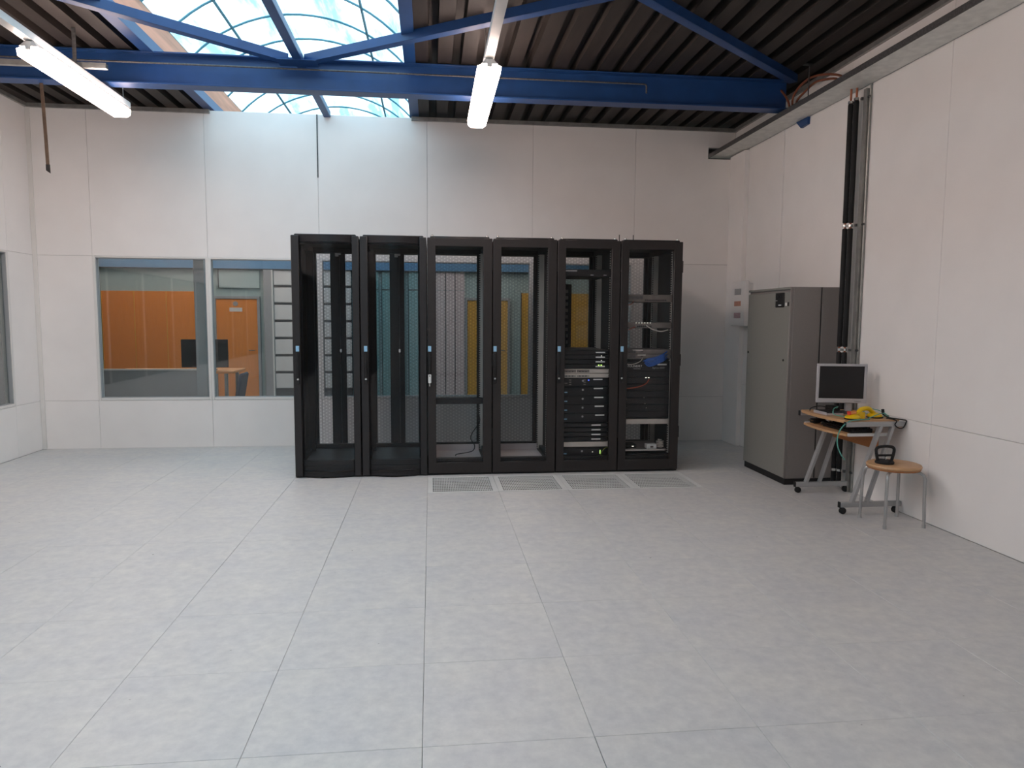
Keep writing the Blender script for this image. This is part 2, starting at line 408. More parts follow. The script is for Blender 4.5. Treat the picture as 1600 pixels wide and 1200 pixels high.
lc = B(); lc.box(XL-.08, XL-.012, YR, YB+.08, HZ, WZ0-.03); lc.box(XL-.08, XL-.012, YR, YB+.08, WZ1+.03, ZT); lc.box(XL-.08, XL-.012, 4.89, YB+.08, WZ0-.03, WZ1+.03)
wall_left = struct('wall_left', lc, 'core')
lm = [YB, 4.89] + [4.89-1.2*k for k in range(1, 9)]; lm[-1] = YR
for a1, a0 in zip(lm, lm[1:]):
    wpanel(wall_left, 0, XL, a0, a1, 0, WZ0, -1); wpanel(wall_left, 0, XL, a0, a1, WZ1, ZT, -1)
    if a1 == YB: wpanel(wall_left, 0, XL, a0, a1, WZ0, WZ1, -1)
rc = B(); rc.box(XR+.012, XR+.08, YR, YB+.08, HZ, ZT)
wall_right = struct('wall_right', rc, 'core')
rm = [YB, 4.19, 2.99, 1.79, .59, -.61, -1.81, -3.01, -4.21, YR]
for a1, a0 in zip(rm, rm[1:]):
    wpanel(wall_right, 0, XR, a0, a1, 0, .72, 1); wpanel(wall_right, 0, XR, a0, a1, .72, ZT, 1)
pil = B(); pil.cbox(3.545, XR-.0005, 4.96, YB-.0005, 0, 3.36, .003)
obj('pilaster', pil, 'wall', wall_right)
st = B(); st.cbox(XR-.012, XR, 4.14, 4.20, 0, 3.66, .003); obj('joint_strip', st, 'wall', wall_right)
rw = B(); rw.box(XL-.1, XR+.1, YR-.1, YR, HZ, ZT); wall_rear = struct('wall_rear', rw, 'wall')
trim_corner = struct('trim_1', B().cbox(XL, XL+.045, YB-.012, YB, 0, ZT, .003), 'wall_trim')
def angle_trim(n, x0, x1, y0, y1):
    b_ = B(); b_.box(x0, x1, y0, y1, ZT-.035, ZT+.005); return struct('trim_%d' % n, b_, 'galv')
angle_trim(2, XL, -2.33, YB-.03, YB+.002); angle_trim(3, -.17, XR, YB-.03, YB+.002)
angle_trim(4, XR-.03, XR+.002, YR, YB-.03); angle_trim(5, XL-.002, XL+.03, YR, YB-.03)
struct('baseboard_back', B().box(XL+.002, XR-.06, YB-.006, YB-.0005, 0, .008), 'wall_trim')

# windows of the back partition and of the side partition
def window(n, axis, a0, a1):
    root = struct('window_%d' % n, loc=((a0+a1)/2, YB+.04, WZ0) if axis == 1 else (XL-.04, (a0+a1)/2, WZ0))
    f = B(); w_ = .028; d0, d1 = -.006, .085
    rects = [(a0, a0+w_, WZ0, WZ1), (a1-w_, a1, WZ0, WZ1), (a0+w_, a1-w_, WZ0, WZ0+w_), (a0+w_, a1-w_, WZ1-.018, WZ1)]
    for u0, u1, z0, z1 in rects:
        if axis == 1: f.cbox(u0, u1, YB+d0, YB+d1, z0, z1, .003)
        else: f.cbox(XL-d0, XL-d1, u0, u1, z0, z1, .003)
    obj('window_frame', f, 'wall_trim', root)
    be = B(); w2 = w_+.006
    for u0, u1, z0, z1 in [(a0+w_, a0+w2, WZ0+w_, WZ1-.018), (a1-w2, a1-w_, WZ0+w_, WZ1-.018), (a0+w2, a1-w2, WZ1-.026, WZ1-.018), (a0+w2, a1-w2, WZ0+w_, WZ0+w_+.006)]:
        if axis == 1: be.box(u0, u1, YB+.004, YB+.05, z0, z1)
        else: be.box(XL-.004, XL-.05, u0, u1, z0, z1)
    obj('gasket', be, 'hall_grey', root)
    p = B()
    if axis == 1: p.box(a0+w_, a1-w_, YB+.036, YB+.042, WZ0+w_, WZ1-.018)
    else: p.box(XL-.042, XL-.036, a0+w_, a1-w_, WZ0+w_, WZ1-.018)
    obj('pane', p, 'window_glass', root, smooth=False)
k = 1
for a0, a1 in zip(mods[1:-2], mods[2:-1]): window(k, 1, a0, a1); k += 1
for a1, a0 in zip(lm[1:-1], lm[2:]): window(k, 0, a0, a1); k += 1

# ------------------------------------------------------------------ roof
ceiling = struct('ceiling', loc=(0, 0, ZD))
SX0, SX1 = -2.30, -0.19
def deck_sheet(x0, x1):
    """trapezoidal steel sheet, ribs running away from the camera"""
    pr = []; p = .207; x = x0
    while x < x1-1e-6:
        for dx, z in ((0, 0), (.122, 0), (.130, .080), (.199, .080)):
            if x+dx <= x1: pr.append((x+dx, ZD+z))
        x += p
    pr.append((x1, ZD))
    V = [(u, y, z) for y in (YR-.2, 12.6) for u, z in pr]; n = len(pr); b_ = B()
    b_.add(V, [(i, i+1, n+i+1, n+i) for i in range(n-1)])
    V2 = [(u, y, z+.006) for y in (YR-.2, 12.6) for u, z in pr]
    b_.add(V2, [(n+i, n+i+1, i+1, i) for i in range(n-1)])
    return obj('deck_sheet', b_, 'deck', ceiling, smooth=False)
x = SX1+.09
while x < 5.2: deck_sheet(x, min(x+.207*5, 5.2)); x += .207*5
x = SX0-.09
while x > -7.2: deck_sheet(max(x-.207*5, -7.2), x); x -= .207*5
sky = thing('skylight', 'barrel vaulted skylight of translucent sheets glowing white and pale cyan', 'skylight', ((SX0+SX1)/2, 3.6, 4.0))
def curb(x0, x1, m_, z0, z1):
    return B().box(x0, x1, YR-.2, 12.6, z0, z1)
obj('curb', curb(SX0-.05, SX0, 0, 3.795, 4.02), 'curb_wood', sky); obj('curb', curb(SX1, SX1+.05, 0, 3.795, 4.02), 'curb_wood', sky)
NA = 18; XC = (SX0+SX1)/2; half = (SX1-SX0)/2; rise = .46
Rv = (half*half+rise*rise)/(2*rise); ang = math.asin(half/Rv)
def arc(t, dr=0.0):
    a = -ang + 2*ang*t; return (XC+(Rv+dr)*math.sin(a), 4.01+(Rv+dr)*math.cos(a)-(Rv-rise))
ys = []; y = 4.68
while y > YR: y -= .63
y0 = y
while y0 < 12.6: ys.append(y0); y0 += .63
for ya, yb in zip(ys, ys[1:]):
    V = []; F = []
    for yy in (ya, yb):
        for i in range(NA+1): u, z = arc(i/NA); V.append((u, yy, z))
    for i in range(NA): F.append((i, i+1, NA+1+i+1, NA+1+i))
    obj('skylight_pane', B().add(V, F), 'skylight_sheet', sky)
for yy in ys:
    pts = [(arc(i/NA, -.014)[0], yy, arc(i/NA, -.014)[1]) for i in range(NA+1)]
    obj('glazing_bar', B().tube(pts, .0105, 6), 'rib_teal', sky)
for t in (.21, .79):
    u, z = arc(t, -.014); obj('glazing_joint', B().tube([(u, YR, z), (u, 12.6, z)], .014, 6), 'rib_teal', sky)
for yy in (YR-.2, 12.6): obj('end_cap', B().box(SX0-.05, SX1+.05, yy-.02, yy+.02, 3.7, 4.6), 'white_metal', sky)
# steelwork
def ibeam_x(name, x0, x1, yc, z0, z1, fl, label):
    b_ = B(); t = .013
    b_.cbox(x0, x1, yc-fl/2, yc+fl/2, z0, z0+t, .002); b_.cbox(x0, x1, yc-fl/2, yc+fl/2, z1-t, z1, .002); b_.box(x0, x1, yc-.005, yc+.005, z0+t, z1-t)
    return b_
beam = thing('roof_beam', 'big blue painted steel I-beam crossing the whole room under the roof', 'beam', (0, 3.77, 3.44))
obj('steel_section', ibeam_x('b', XL+.02, 3.40, 3.77, 3.44, 3.71, .15, ''), 'blue_steel', beam)
pp = B().tube([(XL+.03, 3.66, 3.60), (1.98, 3.66, 3.60), (2.0, 3.66, 3.595), (2.005, 3.66, 3.575), (2.005, 3.66, 3.52)], .008, 8)
solo('thin_pipe', pp, 'galv_dark', 'thin brownish pipe running along the face of the blue I-beam', 'pipe')
def purlin(x0, x1, label):
    b_ = B(); z1 = 3.795; b_.box(x0, x0+.006, YR, 12.5, 3.705, z1); b_.box(x1-.006, x1, YR, 12.5, 3.705, z1); b_.box(x0, x1, YR, 12.5, 3.70, 3.706)
    return solo('purlin', b_, 'blue_steel', label, 'beam', 'blue purlins beside the skylight')
purlin(SX0-.10, SX0, 'blue steel purlin edging the skylight on the side of the hanging strap')
purlin(SX1, SX1+.10, 'blue steel purlin edging the skylight on the side of the centre lamp')
solo('purlin', B().cbox(-1.125, -1.05, YR, YB-.012, 3.648, 3.712, .003), 'blue_steel', 'blue steel strut running under the middle of the skylight to the wall', 'beam')
def brace(p0, p1, label):
    b_ = B(); b_.bar(p0, p1, .075, .01); q0 = Vector(p0); q1 = Vector(p1); d = (q1-q0).normalized(); sd = Vector((d.y, -d.x, 0))
    if sd.y > 0: sd = -sd
    b_.bar(q0+sd*.0375+Vector((0,0,.03)), q1+sd*.0375+Vector((0,0,.03)), .008, .07)
    return solo('brace', b_, 'blue_steel', label, 'brace', 'blue diagonal roof braces')
brace((-1.20, 3.67, 3.655), (-3.75, 1.55, 3.655), 'blue diagonal roof brace crossing below the skylight beside its wooden curb')
brace((-1.02, 3.67, 3.655), (1.40, 2.0, 3.655), 'blue diagonal roof brace from the skylight strut out past the centre lamp')
brace((3.38, 3.60, 3.655), (1.40, 2.0, 3.655), 'blue diagonal roof brace reaching the beam end by the cable tray')
gp = B(); gp.box(-1.26, -.93, 3.55, 3.72, 3.642, 3.648)
solo('gusset_plate', gp, 'blue_steel', 'blue gusset plate where the braces meet the beam under the skylight', 'plate')

# ------------------------------------------------------------------ lamps and what hangs from the roof
def make_lamp(x, y0, y1, label):
    yc = (y0+y1)/2; t = thing('batten_lamp', label, 'lamp', (x, yc, 3.26), 'fluorescent batten lamps')
    h = B(); h.prism([(x-.055, 3.312), (x+.055, 3.312), (x+.03, 3.352), (x-.03, 3.352)], 1, y0+.01, y1-.01); obj('housing', h, 'white_metal', t)
    d = B(); pr = [(x-.088, 3.302), (x-.082, 3.255), (x-.055, 3.236), (x+.055, 3.236), (x+.082, 3.255), (x+.088, 3.302), (x+.055, 3.314), (x-.055, 3.314)]
    d.prism(pr, 1, y0+.02, y1-.02); obj('diffuser', d, 'diffuser', t, smooth=False)
    for ye, sg in ((y0, 1), (y1, -1)):
        e = B(); e.prism([(x-.06, 3.314), (x+.06, 3.314), (x+.03, 3.34), (x-.03, 3.34)], 1, ye, ye+.02*sg); e.box(x-.018, x+.018, ye-.004*sg, ye+.018*sg, 3.29, 3.345); obj('end_cap', e, 'white_metal', t)
    return t
lampR = make_lamp(.47, 2.47, 3.98, 'lit fluorescent batten lamp hanging near the middle of the room')
lampL = dup(lampR, (-2.72, 3.295, 3.26), 'lit fluorescent batten lamp hanging beside the dangling strap')
for yc, l_ in ((.35, 'fluorescent batten lamp over the near part of the room'), (-2.6, 'fluorescent batten lamp farthest from the racks')): dup(lampR, (-2.72, yc, 3.26), l_)
dup(lampR, (.47, .1, 3.26), 'fluorescent batten lamp over the middle of the near floor')
def rail(x, y0, y1, label):
    t = thing('lamp_rail', label, 'rail', (x, (y0+y1)/2, 3.355), 'trunking rails of the lamps')
    b_ = B(); b_.prism([(x-.034, 3.355), (x+.034, 3.355), (x+.034, 3.405), (x+.022, 3.415), (x-.022, 3.415), (x-.034, 3.405)], 1, y0, y1); obj('trunking', b_, 'white_metal', t, smooth=False)
    for yy in (-3.6, -.3, 1.2, 4.1 if y1 > 4.1 else 2.9):
        h = B().tube([(x, yy, 3.41), (x, yy, 3.735)], .004, 6); obj('hanger', h, 'galv', t)
    return t
rail(.47, YR+.05, 3.95, 'white lamp trunking rail carrying the centre lamp')
rail(-2.72, YR+.05, 4.17, 'white lamp trunking rail carrying the lamp by the dangling strap')
sc_ = thing('strut_channel', 'galvanised strut channel hung crosswise above the lamp by the blue beam', 'channel', (-3.35, 3.3, 3.42))
b_ = B(); b_.box(-4.19, -2.52, 3.28, 3.284, 3.42, 3.461); b_.box(-4.19, -2.52, 3.317, 3.321, 3.42, 3.461); b_.box(-4.19, -2.52, 3.284, 3.317, 3.42, 3.424); obj('channel', b_, 'galv', sc_)
b_ = B(); b_.box(-2.765, -2.735, 3.276, 3.28, 3.43, 3.735); obj('hanger_strip', b_, 'galv_dark', sc_)
def strap_pts():
    pts = []
    for i in range(13):
        t = i/12; pts.append((-3.275+.012*math.sin(t*3)+.03*t*t, 3.80, 3.72-.98*t))
    return pts
b_ = B(); pts = strap_pts(); V = []
for (u, yy, z) in pts: V += [(u-.014, yy-.002, z), (u+.014, yy-.002, z), (u+.014, yy+.002, z), (u-.014, yy+.002, z)]
F = [(0, 1, 2, 3)] + [(a*4+i, a*4+(i+1) % 4, a*4+4+(i+1) % 4, a*4+4+i) for a in range(12) for i in range(4)] + [(51, 50, 49, 48)]
stp = thing('hanging_strap', 'frayed brown strap dangling from the roof in the corner', 'strap', (-3.275, 3.80, 2.74))
obj('band', B().add(V, F), 'strap', stp); e = pts[-1]; obj('tip', B().prism([(e[0]-.016, e[2]+.02), (e[0]+.016, e[2]+.02), (e[0]+.018, e[2]-.055), (e[0]-.016, e[2]-.03)], 1, 3.796, 3.804), 'rubber', stp)

# cable tray along the side wall
tr = thing('cable_tray', 'long galvanised cable tray running along the wall just under the roof', 'cable tray', (3.43, 2.0, 3.36))
b_ = B(); b_.box(3.335, 3.588, YR+.05, YB+.12, 3.372, 3.378); obj('tray_bottom', b_, 'tray_metal', tr)
for xx in (3.33, 3.585):
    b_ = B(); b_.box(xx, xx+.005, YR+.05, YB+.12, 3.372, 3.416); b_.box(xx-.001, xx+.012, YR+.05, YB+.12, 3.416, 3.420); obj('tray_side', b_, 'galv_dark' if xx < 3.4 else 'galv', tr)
for yy in (-3.4, -1.6, .2, 2.05, 3.35, 4.7):
    b_ = B(); b_.box(3.34, 3.60, yy-.02, yy+.02, 3.3785, 3.386); obj('bracket', b_, 'galv', tr)
b_ = B(); b_.tube([(3.40, 3.35, 3.45), (3.40, 3.35, 3.735)], .005, 6); b_.box(3.34, 3.46, 3.33, 3.37, 3.725, 3.735); obj('hanger', b_, 'galv_dark', tr)
for k_, zz in enumerate((3.404, 3.410)):
    b_ = B(); pts = [(3.40+.08*k_+.02*math.sin(i*.7), YR+.3+i*.45, zz-.006) for i in range(24)]; b_.tube(pts, .012, 6)
    solo('tray_cable', b_, 'rubber', ('black cable lying in the tray nearer the room', 'black cable lying in the tray nearer the wall')[k_], 'cable')
cpp = [((3.345, 3.80, 3.66), (3.36, 3.72, 3.58), (3.37, 3.66, 3.50), (3.375, 3.62, 3.40)), ((3.42, 3.66, 3.42), (3.42, 3.67, 3.53), (3.42, 3.577, 3.596), (3.42, 3.408, 3.622), (3.42, 3.298, 3.612), (3.42, 3.18, 3.588), (3.43, 3.004, 3.535), (3.44, 2.885, 3.48), (3.45, 2.80, 3.40)), ((3.44, 3.62, 3.40), (3.42, 3.592, 3.485), (3.42, 3.445, 3.527), (3.42, 3.304, 3.553), (3.42, 3.187, 3.543), (3.43, 2.951, 3.482), (3.45, 2.86, 3.40))]
for p_, l_ in zip(cpp, ('short copper pipe dropping from the brace into the cable tray', 'bent copper pipe rising from the tray beside the blue beam end', 'lower bent copper pipe above the cable tray by the beam end')):
    solo('copper_pipe', B().tube(smooth_pts(p_), .010, 8), 'copper', l_, 'pipe', 'copper pipes at the beam end')
h = B(); h.prism([(3.665, 3.371), (3.665, 3.305), (3.79, 3.297), (3.88, 3.371)], 0, 3.572, 3.598)
solo('steel_haunch', h, 'blue_steel', 'blue steel haunch poking from the wall below the cable tray', 'bracket')

# wall mounted pipes beside the grey cabinet
def pipe_run(x, y, z0, z1, label):
    t = thing('insulated_pipe', label, 'pipe', (x, y, z0), 'black insulated pipes on the wall')
    for a, b2 in ((z0, 1.19), (1.235, 2.23), (2.275, z1)):
        obj('insulation', B().lathe([(.017, a), (.021, a+.006), (.021, b2-.006), (.017, b2)], (x, y, 0), 14), 'rubber', t)
    obj('copper_core', B().tube([(x, y, z0), (x, y, 3.374)], .009, 8), 'copper', t)
    for z in (.17, 1.212, 2.252, z1+.012):
        obj('clamp', B().lathe([(.018, z-.010), (.0225, z-.010), (.0225, z+.010), (.018, z+.010)], (x, y, 0), 14), 'chrome', t)
    return t
pipe_run(3.513, 2.857, .03, 3.25, 'black insulated pipe on the wall, the one farther from the silver strut')
pipe_run(3.543, 2.825, .03, 3.27, 'black insulated pipe on the wall, the one against the silver strut')
t = thing('wall_strut', 'upright galvanised strut fixed to the wall beside the black pipes', 'strut', (3.58, 2.735, 0))
b_ = B(); b_.box(3.56, 3.563, 2.715, 2.755, .0, 3.34); b_.box(3.563, 3.598, 2.715, 2.719, 0, 3.34); b_.box(3.563, 3.598, 2.751, 2.755, 0, 3.34); obj('channel', b_, 'galv', t)
for z in (.17, 1.21, 2.25, 3.27):
    obj('arm', B().box(3.545, 3.598, 2.755, 2.775, z-.01, z+.01), 'galv_dark', t); obj('bolt', B().lathe([(.010, 0), (.010, .02)], (3.575, 2.69, z), 8, axis=1), 'galv_dark', t)
solo('conduit', B().tube([(3.588, 2.70, .0), (3.588, 2.70, 3.37)], .010, 8), 'galv', 'thin grey conduit climbing the wall next to the galvanised strut', 'conduit')
t = thing('switch_box', 'white wall box with grey and red labels beside the grey cabinet', 'electrical box', (3.50, 5.1, 1.42))
obj('casing', B().cbox(3.495, 3.5445, 4.74, 5.09, 1.39, 1.895, .005), 'wall', t); obj('back_box', B().cbox(3.5445, 3.5995, 4.76, 4.955, 1.42, 1.87, .003), 'wall', t)
for z0, z1, m_ in ((1.76, 1.83, 'label_grey'), (1.635, 1.69, 'label_red'), (1.50, 1.56, 'label_violet')):
    obj('label_sticker', B().box(3.4925, 3.4955, 4.83, 5.00, z0-.02, z1-.02), m_, t)

# ------------------------------------------------------------------ server racks
def holes_rail(x0, x1, y0, y1, z0, z1): return B().box(x0, x1, y0, y1, z0, z1)
H = 2.185; FY, BY = 3.67, 4.67
def rack_common(t, x0, rail_mat, posts_mat, plain_mat):
    x1 = x0+.6; g = .003
    f = B()
    for a in (x0+g, x1-g-.05):
        for b2 in (FY+.045, BY-.095): f.box(a, a+.05, b2, b2+.05, .10, 2.165)
    for a in (x0+g, x1-g-.05):
        for z in (.10, 2.115): f.box(a, a+.05, FY+.095, BY-.095, z, z+.05)
    for b2 in (FY+.045, BY-.095):
        for z in (.10, 2.115): f.box(x0+g+.05, x1-g-.05, b2, b2+.05, z, z+.05)
    obj('frame', f, posts_mat, t, smooth=False)
    obj('plinth', B().box(x0+g, x1-g, FY+.03, BY-.03, 0.0, .10), 'matte_black', t)
    obj('top_panel', B().cbox(x0+.03, x1-.03, FY+.015, BY-.01, 2.165, 2.2, .006), 'matte_black', t)
    obj('floor_plate', B().box(x0+.01, x1-.01, FY+.05, BY-.05, .101, .112), 'rack_brown', t)
    for a, b2 in ((x0+g, x0+g+.004), (x1-g-.004, x1-g)): obj('side_panel', B().box(a, b2, FY+.05, BY-.05, .10, 2.165), 'matte_black', t)
    for yy, w_ in ((FY+.115, .028), (FY+.70, .05)):
        for sx in (0, 1):
            a0, a1 = (x0+.014, x0+.066) if sx == 0 else (x1-.066, x1-.014)
            r = B(); r.box(a0, a1, yy, yy+.0025, .115, 2.11)
            c = x0+.066 if sx == 0 else x1-.0685
            r.box(c, c+.0025, yy+.0025, yy+w_, .115, 2.11)
            mr_ = obj('mounting_rail', r, plain_mat, t, smooth=False)
            h0, h1 = (x0+.066, x0+.078) if sx == 0 else (x1-.078, x1-.066)
            obj('hole_strip', B().box(h0, h1, yy, yy+.0025, .115, 2.11), rail_mat, mr_, smooth=False)
def handle_parts(d, x, y):
    h = B(); h.cbox(x-.014, x+.014, y-.016, y, .86, 1.21, .004); hd = obj('handle', h, 'matte_black', d)
    obj('lever', B().cbox(x-.009, x+.009, y-.028, y-.014, .93, 1.14, .004), 'rubber', d)
    obj('name_badge', B().box(x-.0145, x+.0145, y-.0185, y-.0155, 1.155, 1.205), 'label_blue', d)
    obj('lock', B().lathe([(.009, -.022), (.009, 0)], (x, y-.002, .905), 10, axis=1), 'chrome', d)
def make_square_rack(x0, label):
    x1 = x0+.6; t = thing('server_rack', label, 'server rack', (x0+.3, 4.17, 0), 'row of black server racks')
    rack_common(t, x0, 'rail_holes', 'matte_black', 'plated')
    d = B(); y0, y1 = FY, FY+.04; L, Rr = x0+.08, x0+.513; zb, zt = .12, 2.11
    d.cbox(x0+.004, L, y0, y1, .02, H, .004); d.cbox(Rr, x1-.004, y0, y1, .02, H, .004)
    d.cbox(L-.006, Rr+.006, y0, y1, .02, zb, .003); d.cbox(L-.006, Rr+.006, y0, y1, zt, H, .003)
    dr = obj('front_door', d, 'rack_brown', t)
    obj('door_glass', B().box(L-.003, Rr+.003, y0+.022, y0+.026, zb-.003, zt+.003), 'door_glass', dr, smooth=False)
    handle_parts(dr, x0+.022, y0)
    for z in (.33, 1.02, 1.9): obj('hinge', B().cbox(x1-.004, x1+.0045, y0+.006, y0+.03, z, z+.11, .002), 'matte_black', dr)
    b2 = B(); y0, y1 = BY-.04, BY; L, Rr = x0+.085, x0+.515
    b2.cbox(x0+.004, L, y0, y1, .02, H, .003); b2.cbox(Rr, x1-.004, y0, y1, .02, H, .003); b2.cbox(L-.005, Rr+.005, y0, y1, .02, .12, .003); b2.cbox(L-.005, Rr+.005, y0, y1, 2.11, H, .003)
    rd = obj('rear_door', b2, 'rack_brown', t)
    obj('perforated_sheet', B().box(L-.003, Rr+.003, BY-.022, BY-.0218, .117, 2.113), 'perf_black', rd, smooth=False)
    for a in (x0+.05, x1-.05):
        for yy in (FY+.045, BY-.06): obj('lifting_bolt', B().lathe([(.012, 2.2), (.012, 2.212), (.006, 2.216)], (a, yy, 0), 8), 'chrome', t)
    return t
def make_bowed_rack(x0, label):
    x1 = x0+.6; xc = x0+.3; t = thing('server_rack', label, 'server rack', (xc, 4.17, 0), 'row of black server racks')
    rack_common(t, x0, 'matte_black', 'matte_black', 'matte_black')
    L, Rr = x0+.072, x1-.066; bow = .055; n = 12; cx = (L+Rr)/2; hw = (Rr-L)/2
    cur = [(L+(Rr-L)*i/n, FY+.012-bow*(1-((L+(Rr-L)*i/n-cx)/hw)**2)) for i in range(n+1)]
    d = B(); d.cbox(x0+.004, L, FY-.01, FY+.04, .012, H, .005); d.cbox(Rr, x1-.004, FY-.01, FY+.04, .012, H, .005)
    dr = obj('front_door', d, 'rack_black', t)
    for z0, z1 in ((.012, .05), (2.13, H+.004)): obj('bowed_cap', B().prism(cur+[(Rr, FY+.04), (L, FY+.04)], 2, z0, z1), 'server_black', dr)
    V = [(u, v, z) for z in (.05, 2.13) for u, v in cur] + [(u, v+.004, z) for z in (.05, 2.13) for u, v in cur]; m_ = n+1
    F = [(i, i+1, m_+i+1, m_+i) for i in range(n)] + [(3*m_+i, 3*m_+i+1, 2*m_+i+1, 2*m_+i) for i in range(n)]
    obj('door_glass', B().add(V, F), 'smoked_glass', dr)
    obj('door_sill', B().prism(cur+[(Rr, FY+.06), (L, FY+.06)], 2, .051, .058), 'rack_brown', dr)
    handle_parts(dr, x0+.048, FY-.01)
    b2 = B(); y0, y1 = BY-.04, BY
    for a, c in ((.004, .072), (.212, .362), (.502, .596)): b2.cbox(x0+a, x0+c, y0, y1, .02, H, .003)
    for a, c in ((.07, .214), (.36, .504)): b2.cbox(x0+a, x0+c, y0, y1, .02, .12, .003); b2.cbox(x0+a, x0+c, y0, y1, 2.11, H, .003)
    rd = obj('rear_door', b2, 'matte_black', t)
    for a, c in ((.07, .214), (.36, .504)): obj('perforated_sheet', B().box(x0+a, x0+c, BY-.022, BY-.0218, .117, 2.113), 'perf_black', rd, smooth=False)
    obj('locking_rod', B().tube([(x0+.31, y0-.012, .12), (x0+.31, y0-.012, 2.08)], .005, 6), 'galv_dark', rd)
    for z in (.09, 2.10):
        l_ = B(); l_.cbox(x0+.265, x0+.30, y0-.016, y0, z-.02, z+.035, .004); l_.cbox(x0+.30, x0+.325, y0-.02, y0, z-.005, z+.02, .004); obj('latch', l_, 'label_white', rd)
    obj('rod_guide', B().cbox(x0+.298, x0+.322, y0-.022, y0, 1.10, 1.14, .003), 'chrome', rd)
    return t
bow1 = make_bowed_rack(-1.2, 'black server rack with bowed clear door at the window end of the row')
dup(bow1, (-.3, 4.17, 0), 'black server rack with bowed clear door next to the square-doored racks')
r3 = make_square_rack(0, 'empty square-doored black rack with a white tag on its handle and a loose cable')
r4 = dup(r3, (.9, 4.17, 0), 'empty square-doored black server rack without any cable inside')
r5 = dup(r3, (1.5, 4.17, 0), 'square-doored black server rack filled with dark and silver servers')
r6 = dup(r3, (2.1, 4.17, 0), 'last black rack of the row holding network switches and shelves')

# loose bits of the empty racks
t = thing('key_tag', 'white key tag hanging from the handle of the third rack', 'tag', (.022, 3.64, .89))
kt = B(); kt.cbox(.008, .036, 3.636, 3.640, .868, .945, .003); obj('card', kt, 'label_white', t); obj('tag_hole', B().lathe([(.006, -.001), (.006, .0)], (.022, 3.6355, .932), 8, axis=1), 'matte_black', t)
obj('key', B().cbox(.016, .026, 3.635, 3.639, .835, .870, .002), 'chrome', t)
t = thing('blank_panel', 'dark one-unit panel across the empty rack with the loose cable', 'panel', (.3, 3.80, .66))
obj('plate', B().cbox(.062, .535, 3.778, 3.784, .655, .715, .002), 'server_black', t); obj('duct', B().cbox(.08, .515, 3.784, 3.85, .66, .71, .003), 'matte_black', t)
pts = [(.47, 3.85, .66), (.485, 3.9, .55), (.50, 3.95, .46), (.43, 4.0, .34), (.42, 4.0, .28), (.455, 4.0, .22), (.44, 4.0, .17), (.38, 4.0, .15), (.28, 4.0, .135), (.27, 4.0, .118)]
def cable(P, r, m_, label, cat='cable', group=None, name='cable'): return solo(name, B().tube(smooth_pts(P), r, 6), m_, label, cat, group)
cable(pts, .005, 'rubber', 'loose black cable hanging inside the empty rack with the white tag')
for xx, l_ in ((.3, 'pale metal cross rail at the bottom of the empty rack with the cable'), (.9, 'pale metal cross rail at the bottom of the second empty rack')):
    t = thing('cross_rail', l_, 'rail', (xx, 4.2, .113), 'cross rails at the bottom of the empty racks')
    obj('rail_face', B().box(xx-.22, xx+.215, 4.30, 4.304, .113, .18), 'bezel', t); obj('rail_lip', B().box(xx-.22, xx+.215, 3.95, 4.30, .113, .119), 'bezel', t)

# ------------------------------------------------------------------ servers and network gear
def server(x0, z0, units, m_, label, kind='black', strip=True, depth=.70, led=None, name='rack_server', cat='server', xs=None, group='servers in the filled rack'):
    h_ = units*.0445-.002; y = 3.775; a, b2 = x0+.062, x0+.538
    t = thing(name, label, cat, (x0+.3, y+.3, z0), group)
    obj('chassis', B().box(a+.012, b2-.012, y+.012, y+depth, z0, z0+h_), 'matte_black' if kind == 'black' else 'galv', t)
    obj('bezel', B().cbox(a+.014, b2-.014, y-.012, y+.012, z0+.001, z0+h_-.001, .004), m_, t)
    for sx in (a, b2-.014): obj('rack_ear', B().cbox(sx, sx+.014, y-.002, y+.004, z0+.001, z0+h_-.001, .001), m_, t)
    if strip:
        xs = xs or (.395, .485); zz = z0+h_*.5 if units == 1 else z0+h_-.018
        obj('bezel_strip', B().cbox(x0+xs[0], x0+xs[1], y-.0145, y-.012, zz-.006, zz+.006, .002), 'label_white', t)
    if led == 'green':
        for q in (.42, .445): obj('led', B().box(x0+q, x0+q+.012, y-.0145, y-.012, z0+.030, z0+.038), 'led_green', t)
    if led == 'white': obj('led', B().box(x0+.447, x0+.455, y-.0145, y-.012, z0+.031, z0+.037), 'led_white', t)
    if led == 'blue': obj('led', B().lathe([(.006, -.0145), (.006, -.012)], (x0+.33, y, z0+h_*.72), 8, axis=1), 'led_blue', t)
    if kind == 'black' and units == 2:
        obj('badge', B().lathe([(.010, -.0145), (.010, -.012)], (x0+.275, y, z0+h_*.65), 10, axis=1), 'label_grey', t)
        obj('marker', B().box(x0+.085, x0+.125, y-.0135, y-.012, z0+h_*.32, z0+h_*.45), 'label_blue' if led != 'blue' else 'device_grey', t)
    if kind == 'black' and units == 1: obj('marker', B().box(x0+.08, x0+.092, y-.0135, y-.012, z0+.012, z0+.026), 'label_grey', t)
    return t
R5 = 1.5-.3
z = 1.164
for i, (l_, led) in enumerate((('slim black server, topmost of the four above the silver pair', None), ('slim black server, second of the four above the silver pair', 'white'), ('slim black server, third of the four above the silver pair', 'white'), ('slim black server with two green lights directly above the silver pair', 'green'))):
    server(R5, z-.0445*(i+1)+.001, 1, 'server_black', l_, led=led)
